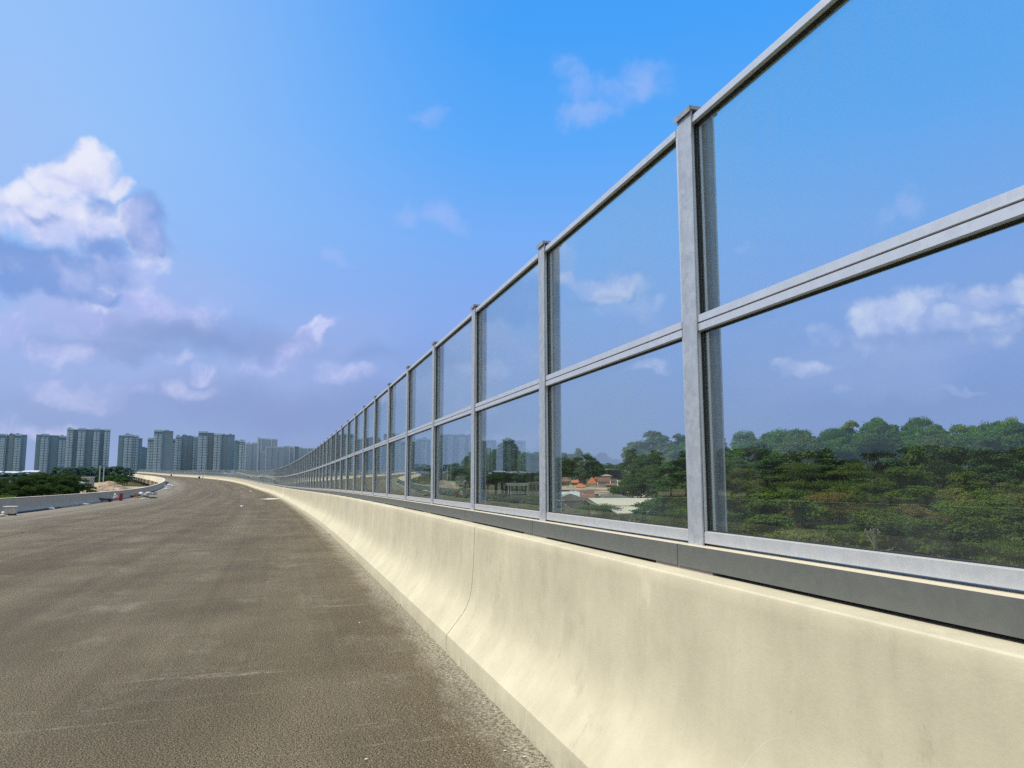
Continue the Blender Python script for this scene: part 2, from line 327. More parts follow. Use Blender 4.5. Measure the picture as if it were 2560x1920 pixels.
# ------------------------------------------------------------------ setting: sky
SUN_AZ, SUN_EL = R(-94), R(56)                # azimuth from +Y, clockwise positive
def dir_ae(u, v):
    x, y, z = ray(u, v); l = math.sqrt(x*x+y*y+z*z)
    return math.atan2(x, y), math.asin(z/l)
def world():
    w = bpy.data.worlds.new('World'); sc.world = w; w.use_nodes = True; t = NT(w.node_tree)
    g = t.new('ShaderNodeTexCoord').outputs['Generated']
    sx = t.new('ShaderNodeSeparateXYZ'); t.l.new(g, sx.inputs[0])
    az = t.math('ARCTAN2', sx.outputs[0], sx.outputs[1]); el = t.math('ARCSINE', sx.outputs[2])
    cb = t.new('ShaderNodeCombineXYZ'); t.l.new(az, cb.inputs[0]); t.l.new(el, cb.inputs[1]); p = cb.outputs[0]
    sky = t.new('ShaderNodeTexSky', sky_type='NISHITA'); sky.sun_disc = False; sky.sun_elevation = SUN_EL; sky.sun_rotation = SUN_AZ
    sky.air_density = 1.2; sky.dust_density = 1.5; sky.ozone_density = 2
    def warp(vec, sc1, a1, sc2, a2, seed=0):
        cur = vec
        for sc_, a_, dt_ in ((sc1, a1, 3), (sc2, a2, 4)):
            n1 = t.noise(t.map(vec, loc=(seed, sc_, 0)), sc_, dt_, .58, out=1, dim='2D')
            v1 = t.new('ShaderNodeVectorMath', operation='SUBTRACT'); t.l.new(n1, v1.inputs[0]); v1.inputs[1].default_value = (.5, .5, .5)
            m1 = t.new('ShaderNodeVectorMath', operation='MULTIPLY_ADD'); t.l.new(v1.outputs[0], m1.inputs[0]); m1.inputs[1].default_value = (a_, a_, 0); t.l.new(cur, m1.inputs[2]); cur = m1.outputs[0]
        return cur
    pw = warp(p, 9, .055, 38, .018)           # billowy
    ps = warp(p, 5, .09, 18, .035, 3)         # soft
    def blob(vec, dx, dy, rx, ry, rot=0, soft=.6, gain=1.):
        K = 2560/2212
        a0, e0 = dir_ae(dx*K, dy*K); ax, _ = dir_ae((dx+rx)*K, dy*K); _, ey = dir_ae(dx*K, (dy-ry)*K)
        m_ = t.map(vec, (max(.004, ax-a0), max(.004, ey-e0), 1), (a0, e0, 0), (0, 0, R(rot)), 'TEXTURE')
        ln = t.new('ShaderNodeVectorMath', operation='LENGTH'); t.l.new(m_, ln.inputs[0])
        return t.mr(ln.outputs['Value'], 1.0, 1-soft, 0, gain, True)
    last = [None]
    def union(vec, lst, k=1.):
        r = None
        for q in lst:                          # each mask waits for the one before it (keeps the shader stack small)
            v = vec; pv = r if r is not None else last[0]
            if pv is not None:
                m_ = t.new('ShaderNodeVectorMath', operation='MULTIPLY_ADD'); t.l.new(pv, m_.inputs[0]); m_.inputs[1].default_value = (1e-7,)*3; t.l.new(vec, m_.inputs[2]); v = m_.outputs[0]
            b = blob(v, q[0], q[1], q[2]*k, q[3]*k, *q[4:]); r = b if r is None else t.math('MAXIMUM', r, b)
        last[0] = r
        return r
    ed = t.math('MULTIPLY', el, 180/math.pi)
    base = t.ramp(t.mr(ed, -4, 56), [(0, S(150, 166, 198)), (.085, S(140, 160, 206)), (.16, S(136, 162, 218)), (.26, S(136, 172, 238)), (.36, S(120, 176, 249)),
                                      (.47, S(90, 171, 253)), (.60, S(68, 163, 252)), (.8, S(60, 150, 244)), (1, S(56, 136, 232))])
    lt = t.math('MULTIPLY', t.mr(az, .02, -.62, 0, 1, True), t.mr(ed, 6, 22, .35, 1))
    base = t.mix(t.math('MULTIPLY', lt, .62), base, S(178, 210, 251))
    rt = t.math('MULTIPLY', t.mr(az, .05, .6, 0, 1, True), t.mr(ed, 26, 8, 0, .35))
    base = t.mix(rt, base, S(128, 152, 224))
    # lavender veil
    veil = union(ps, [(60, 700, 620, 110, 0, .8, .75), (330, 840, 700, 90, 0, .8, .5), (620, 760, 330, 110, 20, .9, .5), (0, 300, 260, 260, 0, .95, .3), (240, 690, 380, 110, 0, .95, 1), (100, 800, 420, 90, 0, .95, .6), (560, 800, 300, 70, 10, .95, .5), (1950, 760, 480, 90, 0, .95, .6),
                      (420, 620, 260, 110, -10, .9, .4), (100, 1000, 500, 60, 0, .8, .2), (1900, 800, 520, 70, 0, .9, .35), (900, 820, 400, 70, 0, .9, .25)])
    mott = t.mr(t.noise(t.map(p, (3, 9, 1)), 1.6, 6, .6, dim='2D'), .3, .72)
    c = t.mix(t.math('MULTIPLY', veil, t.mr(mott, 0, 1, .5, 1)), base, S(174, 186, 236))
    dkv = union(ps, [(430, 740, 380, 62, 0, .9, .9), (250, 760, 260, 40, 0, .9, .7), (560, 880, 560, 80, 0, .9, .75), (780, 770, 100, 40, 0, .9, .4), (130, 870, 260, 45, 0, .9, .4), (1900, 880, 420, 40, 0, .9, .3)])
    c = t.mix(t.math('MULTIPLY', dkv, .80), c, S(130, 152, 206))
    # cumulus: soft masks broken up by fractal noise
    def puff(v, sc_):                         # cauliflower texture
        vo = t.new('ShaderNodeTexVoronoi', feature='F1', voronoi_dimensions='2D'); t.l.new(v, vo.inputs['Vector']); vo.inputs['Scale'].default_value = sc_
        vo.inputs['Detail'].default_value = 2; vo.inputs['Roughness'].default_value = .5
        return t.math('SUBTRACT', .95, vo.outputs['Distance'])
    n0 = t.noise(p, 7, 8, .6, dim='2D'); fb = t.math('ADD', t.math('MULTIPLY', n0, .72), t.math('MULTIPLY', puff(pw, 19), .28)); fb2 = t.noise(ps, 9, 8, .66, dim='2D')
    def clouds(mask, fbm, amp, lo, hi):
        return t.mr(t.math('ADD', mask, t.math('MULTIPLY', t.math('MULTIPLY', t.math('SUBTRACT', fbm, .5), amp), t.mr(mask, 0, .25))), lo, hi, 0, 1, True)
    big = union(pw, [(175, 385, 135, 105, 0, .8, 1), (60, 450, 170, 100, 10, .8, 1), (150, 490, 210, 120, 0, .8, 1), (-60, 470, 180, 130, 0, .8, 1), (262, 412, 44, 44, 0, .85, .95), (330, 560, 70, 60, 0, .9, .7), (200, 650, 170, 50, 0, .9, .6), (292, 500, 66, 78, 20, .7, .9), (120, 590, 250, 80, 0, .8, .9)])
    big = clouds(big, fb, 2.0, .10, .85)
    soft = union(ps, [(300, 600, 130, 80, -30, .9, .75), (230, 660, 190, 70, 0, .9, .7), (20, 700, 150, 60, 0, .9, .8), (110, 765, 240, 36, 0, .9, .6), (420, 690, 120, 70, 0, .95, .4),
                    (690, 715, 82, 26, 34, .8, 1), (615, 768, 120, 36, 30, .9, .8), (728, 812, 74, 30, -12, .9, .8), (550, 800, 110, 30, 20, .9, .6),
                    (440, 818, 54, 18, 0, .9, .6), (350, 790, 80, 20, 0, .9, .5), (60, 910, 160, 30, 0, .9, .6), (290, 640, 170, 60, -25, .95, 1), (180, 700, 160, 50, 0, .95, .8), (330, 850, 200, 26, 0, .95, .5), (150, 830, 160, 24, 0, .95, .5)], 1.22)
    soft = t.math('MULTIPLY', clouds(soft, fb2, 1.9, .04, 1.15), .72)
    faint = union(ps, [(1235, 150, 90, 60, -35, .95, .85), (1262, 205, 60, 80, 15, .95, .85), (1282, 258, 105, 46, 0, .95, 1), (1398, 188, 70, 84, -30, .95, 1), (1330, 230, 130, 90, 0, .95, .6),
                    (968, 474, 52, 40, 0, .95, 1), (900, 466, 70, 34, 0, .95, .8), (752, 560, 66, 32, 0, .95, .95), (908, 268, 64, 32, 0, .95, .7),
                    (1980, 420, 74, 44, 30, .95, .8), (1920, 460, 80, 36, 20, .95, .6), (1615, 522, 44, 18, 30, .95, .7), (1380, 690, 60, 34, 0, .9, .6), (1060, 790, 110, 24, 0, .9, .7), (1150, 640, 50, 34, 0, .9, .5)], 1.15)
    faint = t.math('MULTIPLY', clouds(faint, fb2, 2.2, .05, 1.25), .52)
    mid = union(pw, [(1305, 622, 108, 42, 0, .8, 1), (1228, 612, 50, 40, 0, .85, .9), (1330, 665, 140, 34, 0, .9, .6), (1405, 792, 74, 22, 0, .85, .8),
                    (1950, 676, 165, 60, 0, .8, 1), (2140, 640, 140, 46, 8, .8, 1), (2060, 690, 200, 50, 0, .85, .9), (1960, 715, 300, 54, 0, .9, .7), (2230, 620, 90, 50, 0, .8, 1), (1740, 800, 100, 32, 10, .85, .8), (1850, 762, 80, 32, 30, .9, .6),
                    (2080, 832, 110, 18, 0, .85, .7), (2100, 690, 220, 50, 0, .9, .55), (1860, 850, 200, 24, 0, .9, .5), (2130, 730, 160, 40, 0, .9, .5)], 1.25)
    mid = t.math('MULTIPLY', clouds(mid, fb, 2.0, .12, .95), .85)
    lav = S(186, 196, 246); wht = S(236, 238, 253)
    c = t.mix(soft, c, t.mix(t.mr(fb2, .42, .62), S(176, 184, 242), S(214, 216, 252)))
    c = t.mix(faint, c, S(176, 196, 250))
    c = t.mix(mid, c, t.mix(t.mr(fb, .40, .60), lav, S(222, 226, 252)))
    c = t.mix(big, c, t.mix(t.mr(fb, .36, .56), S(200, 208, 248), wht))
    br = union(pw, [(690, 702, 62, 12, 34, .9, .8), (170, 345, 90, 50, 0, .9, 1), (60, 400, 110, 50, 20, .9, 1), (290, 392, 22, 20, 0, .9, .9)])
    c = t.mix(t.math('MULTIPLY', br, t.math('MAXIMUM', big, soft)), c, wht)
    # shaded folds and undersides
    sh = union(pw, [(120, 590, 230, 66, 5, .8, 1), (195, 635, 90, 44, 0, .8, 1), (312, 497, 74, 84, 20, .7, 1), (60, 570, 200, 70, 0, .8, .9), (100, 620, 220, 60, 0, .8, 1), (342, 535, 22, 28, 0, .8, .9), (230, 545, 90, 50, 0, .9, .7),
                    (240, 450, 70, 40, 0, .9, .5), (120, 470, 60, 22, 0, .9, .35)])
    sh = t.math('MULTIPLY', clouds(sh, fb2, 1.3, -.05, .85), .86)
    c = t.mix(sh, c, t.mix(t.mr(fb, .38, .6), S(118, 154, 220), S(158, 178, 236)))
    und = union(ps, [(1960, 738, 260, 22, 0, .9, .6), (1310, 668, 120, 14, 0, .9, .5), (1760, 835, 120, 14, 0, .9, .4)])
    c = t.mix(t.math('MULTIPLY', und, .5), c, S(130, 154, 214))
    # added unseen sky: sun glow and white cloud behind the viewer, neutralising blue fill
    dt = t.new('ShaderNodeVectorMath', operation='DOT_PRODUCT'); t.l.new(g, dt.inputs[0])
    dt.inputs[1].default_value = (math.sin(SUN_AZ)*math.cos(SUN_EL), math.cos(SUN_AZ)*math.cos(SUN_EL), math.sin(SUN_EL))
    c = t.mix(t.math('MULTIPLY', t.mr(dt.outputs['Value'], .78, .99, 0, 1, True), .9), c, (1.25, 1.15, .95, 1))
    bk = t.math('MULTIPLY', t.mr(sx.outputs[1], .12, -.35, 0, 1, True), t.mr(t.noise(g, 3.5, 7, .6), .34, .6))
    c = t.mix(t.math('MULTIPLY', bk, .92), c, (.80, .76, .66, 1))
    # a share of the physical sky keeps the light directional
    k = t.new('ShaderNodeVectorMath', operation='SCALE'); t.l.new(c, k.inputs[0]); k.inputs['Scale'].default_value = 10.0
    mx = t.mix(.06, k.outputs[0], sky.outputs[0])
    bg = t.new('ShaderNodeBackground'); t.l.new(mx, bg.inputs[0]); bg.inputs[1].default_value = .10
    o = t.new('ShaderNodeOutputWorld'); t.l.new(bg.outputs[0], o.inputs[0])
    w.cycles.sampling_method = 'MANUAL'; w.cycles.sample_map_resolution = 512
world()
sun = bpy.data.lights.new('sun', 'SUN'); sun.energy = 3.9; sun.angle = R(.55); sun.color = (1, .935, .81)
so = link(bpy.data.objects.new('sun', sun))
sd = Vector((math.sin(SUN_AZ)*math.cos(SUN_EL), math.cos(SUN_AZ)*math.cos(SUN_EL), math.sin(SUN_EL)))
so.rotation_euler = sd.to_track_quat('Z', 'Y').to_euler()
cam = bpy.data.cameras.new('camera'); cam.sensor_width = 36; cam.lens = F_PX/2560*36; cam.clip_start = .05; cam.clip_end = 20000
co = link(bpy.data.objects.new('camera', cam)); co.location = (0, 0, H0); co.rotation_euler = (R(90)+PITCH, 0, 0); sc.camera = co

# ------------------------------------------------------------------ setting: plain and road
def m_ground():
    m, t = mat('plain_ground'); tc = t.new('ShaderNodeTexCoord').outputs['Object']
    n = t.noise(tc, .012, 7, .6); n2 = t.noise(tc, .25, 5, .7)
    f = t.math('ADD', t.math('MULTIPLY', n, .7), t.math('MULTIPLY', n2, .3))
    col = t.ramp(f, [(.36, (.035, .055, .022, 1)), (.5, (.06, .075, .03, 1)), (.58, (.16, .125, .075, 1)), (.7, (.27, .20, .12, 1))])
    t.out(t.bsdf(col, .95, 0, t.bump(n2, .6, .3), .2).outputs[0]); return m
g = MB(); N = 24
vs = []; fs = []
xs = [-7000, -4000, -2500, -1600, -1000, -700, -500, -350, -250, -160, -100, -50, 0, 50, 100, 160, 250, 350, 500, 700, 1000, 1600, 2500, 4000, 7000]
rg = random.Random(3)
for y in xs:
    for x in xs: vs.append((x, y+400, GZ+(rg.uniform(-.25, .25) if abs(x) < 600 and abs(y) < 600 else 0)))
for j in range(24):
    for i in range(24): fs.append((j*25+i, j*25+i+1, (j+1)*25+i+1, (j+1)*25+i))
g.add(vs, fs, True); tag(g.build('ground', m_ground()), kind='structure')

be = MB(); rr_ = random.Random(9); vs = [(-255, 330, GZ+.03)]; 
for k in range(28):
    a = 2*math.pi*k/28; q = rr_.uniform(.85, 1.1); vs.append((-228+62*math.cos(a)*q, 335+150*math.sin(a)*q, GZ+.30))
be.add(vs, [(0, 1+k, 1+(k+1) % 28) for k in range(28)])
def m_earth():
    m, t = mat('bare_earth'); tc = t.new('ShaderNodeTexCoord').outputs['Object']; n = t.noise(t.map(tc, (1, .4, 1)), .09, 8, .68)
    col = t.ramp(n, [(.36, (.10, .08, .045, 1)), (.47, (.33, .24, .15, 1)), (.6, (.52, .42, .29, 1))])
    t.out(t.bsdf(col, .95, 0, t.bump(n, .6, .5), .2).outputs[0]); return m
me_ = m_earth(); tag(be.build('bare_earth', me_), kind='structure')
for cx_, cy_, ra_, rb_ in ((52, 430, 38, 130), (28, 170, 22, 40)):
    be = MB(); vs = [(cx_, cy_, GZ+.30)]
    for k in range(28):
        a = 2*math.pi*k/28; q = rr_.uniform(.85, 1.1); vs.append((cx_+ra_*math.cos(a)*q, cy_+rb_*math.sin(a)*q, GZ+.30))
    be.add(vs, [(0, 1+k, 1+(k+1) % 28) for k in range(28)]); tag(be.build('bare_earth', me_), kind='structure')
def strip(ss, prof, z_at=None, uvt=None, name='strip'):
    """sweep an open profile [(n,z)...] along the path, UV = metres"""
    me = bpy.data.meshes.new(name); vs = []; fs = []; uvs = []
    m = len(prof)
    acc = [0]
    for a, b in zip(prof[:-1], prof[1:]): acc.append(acc[-1]+math.hypot(b[0]-a[0], b[1]-a[1]))
    for s in ss:
        for (n, z) in prof: vs.append(RD(s, n if z_at is None else z_at, 0)[:2]+(0,) if False else W3z(s, n, z, z_at))
    for i in range(len(ss)-1):
        for k in range(m-1):
            fs.append((i*m+k, (i+1)*m+k, (i+1)*m+k+1, i*m+k+1))
            ta, tb = (acc[k], acc[k+1]) if uvt is None else (prof[k][0], prof[k+1][0])
            uvs += [(ss[i], ta), (ss[i+1], ta), (ss[i+1], tb), (ss[i], tb)]
    me.from_pydata(vs, [], fs); uv = me.uv_layers.new(name='UVMap'); uv.data.foreach_set('uv', [c for p in uvs for c in p]); me.update()
    return me
def W3z(s, n, z, zn):
    x, y, z0, th = pth(s)
    return (x-math.cos(th)*n, y-math.sin(th)*n, zroad(s, n if zn is None else zn)+z)
ss = [-7+i*.5 for i in range(100)]+[43+i*2 for i in range(100)]+[243+i*6 for i in range(110)]; ss = [s for s in ss if s < 899]+[899]
me = strip(ss, [(n, 0) for n in (.40, 1, 2, 4, 7, 10, 14, 17, 20.05)], uvt=1, name='road')
me.materials.append(M['road']); tag(mesh_obj('road', me), kind='structure')

# ------------------------------------------------------------------ concrete barriers
def smooth_prof(pts, sub=3):
    out = []
    for i in range(len(pts)-1):
        p0 = pts[max(i-1, 0)]; p1 = pts[i]; p2 = pts[i+1]; p3 = pts[min(i+2, len(pts)-1)]
        for k in range(sub):
            u = k/sub
            out.append(tuple(.5*((2*p1[j])+(-p0[j]+p2[j])*u+(2*p0[j]-5*p1[j]+4*p2[j]-p3[j])*u*u+(-p0[j]+3*p1[j]-3*p2[j]+p3[j])*u**3) for j in (0, 1)))
    return out+[pts[-1]]
curve = smooth_prof([(.470, .182), (.385, .285), (.287, .415), (.236, .55), (.212, .74), (.200, 1.0), (.193, 1.225)])
RP = [(.484, -.06), (.482, .15), (.478, .174)]+curve+[(.188, 1.238), (.178, 1.244)]+[(.1, 1.245), (-.25, 1.245), (-.26, 1.235), (-.26, -.35)]
def seg_obj(name, s0, s1, prof, zn, mt, parent, step=1.0):
    n = max(2, int((s1-s0)/step)); q = [s0+(s1-s0)*i/n for i in range(n+1)]
    me = strip(q, prof, zn, name=name)
    bm = bmesh.new(); bm.from_mesh(me)
    # end caps
    m = len(prof); bm.verts.ensure_lookup_table()
    for base in (0, n*m):
        try: bm.faces.new([bm.verts[base+k] for k in (range(m) if base else reversed(range(m)))])
        except Exception: pass
    bm.to_mesh(me); bm.free()
    for p in me.polygons:
        p.use_smooth = len(p.vertices) == 4
    try: me.set_sharp_from_angle(angle=R(28))
    except Exception: pass
    return mesh_obj(name, me, mt, parent)
rb = empty('concrete_barrier', W3(0, .1, 0), label='cream concrete crash barrier with a curved foot running under the glass screen on the right', cat='barrier')
rb.location = (0, 0, 0)
js = [-8, 4.09, 34.5, 64.5, 94.5, 124.5, 154.5, 184.5, 214.5, 244.5, 304.5, 364.5, 424.5, 484.5, 564.5, 644.5, 724.5, 804.5, 899]
for a, b in zip(js[:-1], js[1:]):
    seg_obj('barrier_segment', a+.007, b-.007, RP, 0, M['conc'], rb, .5 if b < 40 else (1.5 if b < 130 else 4))
# left barrier, mirrored section
LPO = [(WD+.30, -1.30), (WD+.30, HL-.008), (WD+.29, HL), (WD+.012, HL), (WD+.001, HL-.011)]
LPR = [(WD+.28, -1.2), (WD+.28, HL-.05), (WD+.002, HL-.05), (WD-.01, HL*.7)]+[(WD-.03, .5), (WD-.08, .36), (WD-.17, .25), (WD-.27, .16), (WD-.285, .15), (WD-.29, -.06)]
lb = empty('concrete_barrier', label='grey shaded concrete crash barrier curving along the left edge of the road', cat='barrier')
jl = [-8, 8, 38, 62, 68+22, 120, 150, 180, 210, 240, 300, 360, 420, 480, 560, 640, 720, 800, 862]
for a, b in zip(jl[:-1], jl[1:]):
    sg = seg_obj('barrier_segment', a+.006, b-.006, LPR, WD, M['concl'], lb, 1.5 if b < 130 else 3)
    seg_obj('sunlit_face', a+.006, b-.006, LPO, WD, M['sunlit_face'], sg, 1.5 if b < 130 else 3)  # outer face and top, sunlight put in by the paler colour

# ------------------------------------------------------------------ bridge deck and piers
dk = empty('viaduct_deck', label='long concrete viaduct deck carrying the curved road', cat='viaduct')
qs = [-8+i*6 for i in range(152)]; qs = [s for s in qs if s < 899]
me = strip(qs, [(-.24, -.02), (-.24, -1.3), (WD+.28, -1.3)], None, name='deck_slab')
me2 = strip(qs, [(-.24, -.025), (20.2, -.025)], None, name='x')
mesh_obj('deck_slab', me, M['deck'], dk)
for n0 in (1.4, 7.2, 13.0, 18.2):
    me = strip(qs, [(n0-.9, -1.2), (n0-.6, -2.9), (n0+.6, -2.9), (n0+.9, -1.2)], None, name='girder')
    mesh_obj('girder', me, M['pier'], dk)
def pier(s):
    x, y, z0, th = pth(s); o = empty('bridge_pier', (x, y, GZ), th+math.pi/2, 'concrete pier with a crosshead standing under the far curved viaduct', 'bridge pier', 'piers under the far viaduct')
    zt = zroad(s, 10)-GZ
    b = MB()
    vs = []
    for X in (-2.2, 2.2):
        vs += [(X, -.1, zt-1.4), (X, 20.75, zt-1.4-CF*10), (X, 20.75, zt-3.6), (X, 17.5, zt-4.6), (X, 2.5, zt-4.6), (X, -.1, zt-3.9)]
    b.add(vs, [(0, 1, 2, 3, 4, 5), (11, 10, 9, 8, 7, 6)]+[(i, (i+1) % 6+0, 6+(i+1) % 6, 6+i)[::-1] for i in range(6)])
    b.build('crosshead', M['deck'], o)
    for yy in (3.5, 10, 16.7):
        c = MB(); c.tube([(0, yy, -.5), (0, yy, zt-4.55)], .85, 14); c.build('column', M['pier'], o)
    return o
for s in (295, 342, 389, 440, 489, 538, 590, 637, 678, 709, 738, 768, 791, 812, 831, 850): pier(s)

# ------------------------------------------------------------------ glass noise screen
fence = empty('glass_noise_barrier', label='tall screen of clear glass panels between galvanised posts on the right barrier', cat='noise barrier')
BAY = 2.5
def fM(s, tilt=True):
    x, y, z0, th = pth(s); g_ = float(np.interp(s+1.25, SS, _g)) if tilt else 0
    return Matrix.Translation((x, y, z0)) @ Matrix.Rotation(th+math.pi/2, 4, 'Z') @ Matrix.Rotation(-math.atan(g_), 4, 'Y')
ZT, ZL = 3.784, 1.245
def post_mb(full=True):
    b = MB()
    if full:
        b.box(-.075, .075, -.010, 0, ZL+.004, ZT); b.box(-.075, .075, -.150, -.140, ZL+.004, ZT); b.box(-.0035, .0035, -.140, -.010, ZL+.004, ZT)
    else: b.box(-.075, .075, -.150, 0, ZL+.004, ZT)
    return b
def cap_mb():
    b = MB(); b.box(-.088, .088, -.165, .014, ZT, ZT+.008)
    b.box(-.088, .088, .010, .014, ZT-.024, ZT); b.box(-.088, .088, -.165, -.161, ZT-.024, ZT)
    b.box(.084, .088, -.161, .010, ZT-.012, ZT); b.box(-.088, -.084, -.161, .010, ZT-.012, ZT); return b
X0, X1 = .012, BAY-.012
def frame_mb(z0, z1, lo=.043, hi=.043, ch=True):
    b = MB(); f, k = -.016, -.082; st = .085
    b.box(X0, st, k, f, z0, z1); b.box(X1-(st-X0), X1, k, f, z0, z1)
    b.box(st, X1-st+X0, k, f, z0, z0+lo); b.box(st, X1-st+X0, k, f, z1-hi, z1)
    return b
def lip_mb(z0, z1, lo, hi):                    # raised outer lip of the rails, drawn proud of the stiles
    b = MB(); b.box(.079, BAY-.079, -.016, -.0105, z0+.002, z0+lo-.003); b.box(.079, BAY-.079, -.016, -.0105, z1-hi+.003, z1-.002); return b
def gasket_mb(z0, z1, lo, hi):
    b = MB()
    for y in (-.040, -.058):
        b.box(.085, .091, y-.006, y+.006, z0+lo, z1-hi); b.box(BAY-.091, BAY-.085, y-.006, y+.006, z0+lo, z1-hi)
        b.box(.091, BAY-.091, y-.006, y+.006, z0+lo, z0+lo+.004); b.box(.091, BAY-.091, y-.006, y+.006, z1-hi-.004, z1-hi)
    return b
def clip_mb():
    b = MB(); b.box(.105, .16, -.070, -.056, 3.742-.067, 3.742-.046); b.box(.118, .128, -.070, -.060, 3.742-.088, 3.742-.067); return b
def glass_mb(z0, z1):
    b = MB(); b.box(.0855, BAY-.0855, -.053, -.045, z0, z1); return b
UP = (2.562, 3.742, .043, .045); LO = (1.387, 2.557, .062, .043)
def chan_mb():
    b = MB(); x0, x1 = .079, BAY+.073; yo, yi = .060, -.175; z0, z1 = ZL+.017, 1.375
    b.box(x0, x1, yi, yo, z1-.004, z1); b.box(x0, x1, yo-.004, yo, z0, z1-.004); b.box(x0, x1, yi, yi+.004, z0, z1-.004)
    b.box(x0, x1, yi+.06, yo-.06, z0+.004, z0+.01); return b
def shim_mb():
    b = MB(); b.box(-.26, .34, -.16, .052, ZL-.002, ZL+.016); return b
protos = {}
def part(name, key, mbf, mt, parent, Mx, bevel=0):
    if key not in protos:
        o = mbf().build(name, mt, parent, bevel); protos[key] = o
    else:
        o = protos[key].copy(); COL.objects.link(o); o.parent = parent
    if Mx is not None: o.matrix_local = Mx
    return o
NP_, I0 = 100, -2
for i in range(I0, I0+NP_):
    s = i*BAY; Mx = fM(s, False)
    p = part('post', 'post', post_mb, M['galv'], fence, Mx, .0015 if i < 12 else 0)
    part('cap', 'cap', cap_mb, M['cap'], p, Matrix.Identity(4))
    Mt = fM(s)
    part('base_channel', 'chan', chan_mb, M['grey'], fence, Mt)
    if i < 40: part('mortar_pad', 'shim', shim_mb, M['pier'], fence, Mt)
    if i < I0+50:
        for nm, (a, b_, l_, h_) in (('up', UP), ('lo', LO)):
            fr = part('panel_frame', 'frame'+nm, lambda: frame_mb(a, b_, l_, h_), M['alu'], fence, Mt)
            part('rail_lip', 'lip'+nm, lambda: lip_mb(a, b_, l_, h_), M['alu'], fr, Matrix.Identity(4))
            if nm == 'up' and i < 14: part('clip', 'clip', lambda: clip_mb(), M['gask'], fr, Matrix.Identity(4))
            part('gasket', 'gask'+nm, lambda: gasket_mb(a, b_, l_, h_), M['gask'], fr, Matrix.Identity(4))
            part('glass_pane', 'glass'+nm, lambda: glass_mb(a+l_-.01, b_-h_+.01), M['glass'], fr, Matrix.Identity(4))
# the far run past the first hundred posts / panels: one mesh per part
def far(name, mbf, mt, i0, i1, tilt=True):
    b = MB()
    for i in range(i0, i1):
        q = mbf(); Mx = fM(i*BAY, tilt); b.add([tuple(Mx @ Vector(v)) for v in q.v], q.f)
    tag(b.build(name, mt, fence), kind='stuff')
IE = int(895/BAY)
far('post', lambda: post_mb(False), M['galv'], I0+NP_, IE, False)
far('cap', cap_mb, M['cap'], I0+NP_, IE, False)
far('base_channel', chan_mb, M['grey'], I0+NP_, IE)
def fr2():
    b = frame_mb(*UP); q = frame_mb(*LO); b.add(q.v, q.f); return b
def gl2():
    b = glass_mb(UP[0]+.03, UP[1]-.03); q = glass_mb(LO[0]+.05, LO[1]-.03); b.add(q.v, q.f); return b
far('panel_frame', fr2, M['alu'], I0+50, IE)
far('glass_pane', gl2, M['glass'], I0+50, IE)

# ------------------------------------------------------------------ trees
def leaf_mesh(name, clumps, n, size, seed, flat=.0, mt=None):
    """clumps: (cx,cy,cz,rx,ry,rz). many small leaf faces on and in each clump"""
    r = np.random.default_rng(seed)
    vol = np.array([c[3]*c[4]+c[3]*c[5]*.6 for c in clumps]); pr = vol/vol.sum()
    ci = r.choice(len(clumps), n, p=pr); C = np.array(clumps)[ci]
    d = r.normal(size=(n, 3)); d /= np.linalg.norm(d, axis=1)[:, None]; d[:, 2] = np.where(d[:, 2] < -.25, -d[:, 2]*.6, d[:, 2])
    rad = np.clip(r.normal(.93, .14, n), .35, 1.22)
    lump = 1+.16*np.sin(d[:, 0]*7+ci*1.7)*np.sin(d[:, 1]*6+ci)+.10*np.sin(d[:, 2]*11+ci*2.3)
    P = C[:, :3]+d*C[:, 3:]*(rad*lump)[:, None]
    nrm = d*.75+r.normal(size=(n, 3))*.55; nrm[:, 2] += .35+flat*2; nrm /= np.linalg.norm(nrm, axis=1)[:, None]
    a = np.cross(nrm, r.normal(size=(n, 3))); a /= np.linalg.norm(a, axis=1)[:, None]; b = np.cross(nrm, a)
    sz = size*r.uniform(.6, 1.35, n)[:, None]; as_ = r.uniform(.4, .75, n)[:, None]
    V = np.stack([P-a*sz, P-b*sz*as_+a*sz*.1, P+a*sz, P+b*sz*as_+a*sz*.1], 1).reshape(-1, 3)
    me = bpy.data.meshes.new(name); me.vertices.add(4*n); me.vertices.foreach_set('co', V.ravel())
    me.loops.add(4*n); me.loops.foreach_set('vertex_index', np.arange(4*n)); me.polygons.add(n)
    me.polygons.foreach_set('loop_start', np.arange(n)*4); me.polygons.foreach_set('loop_total', np.full(n, 4)); me.update()
    at = me.attributes.new('tone', 'FLOAT', 'POINT')
    ct = r.uniform(0, 1, len(clumps))
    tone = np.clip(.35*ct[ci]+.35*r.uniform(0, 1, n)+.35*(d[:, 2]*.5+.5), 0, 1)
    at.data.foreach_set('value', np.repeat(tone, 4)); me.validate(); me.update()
    return me
def trunk_mb(h, clumps, r0, seed):
    rnd = random.Random(seed); b = MB(); top = h*.8
    pts = [(rnd.uniform(-.02, .02)*h*(k > 0), rnd.uniform(-.02, .02)*h*(k > 0), top*k/5) for k in range(6)]
    b.tube(pts, [r0*(1-.8*k/5) for k in range(6)], 7)
    for c in sorted(clumps, key=lambda c: -c[3])[:9]:
        z0 = min(top*.9, max(h*.2, c[2]-h*.22)); k = z0/top*5; i = min(4, int(k)); f_ = k-i
        s0 = [pts[i][j]*(1-f_)+pts[i+1][j]*f_ for j in range(3)]
        mid = [(s0[0]+c[0])/2, (s0[1]+c[1])/2, (s0[2]+c[2])/2-.03*h]
        b.tube([s0, mid, c[:3]], [r0*.42, r0*.28, r0*.12], 5, False)
    return b
TREES = {}
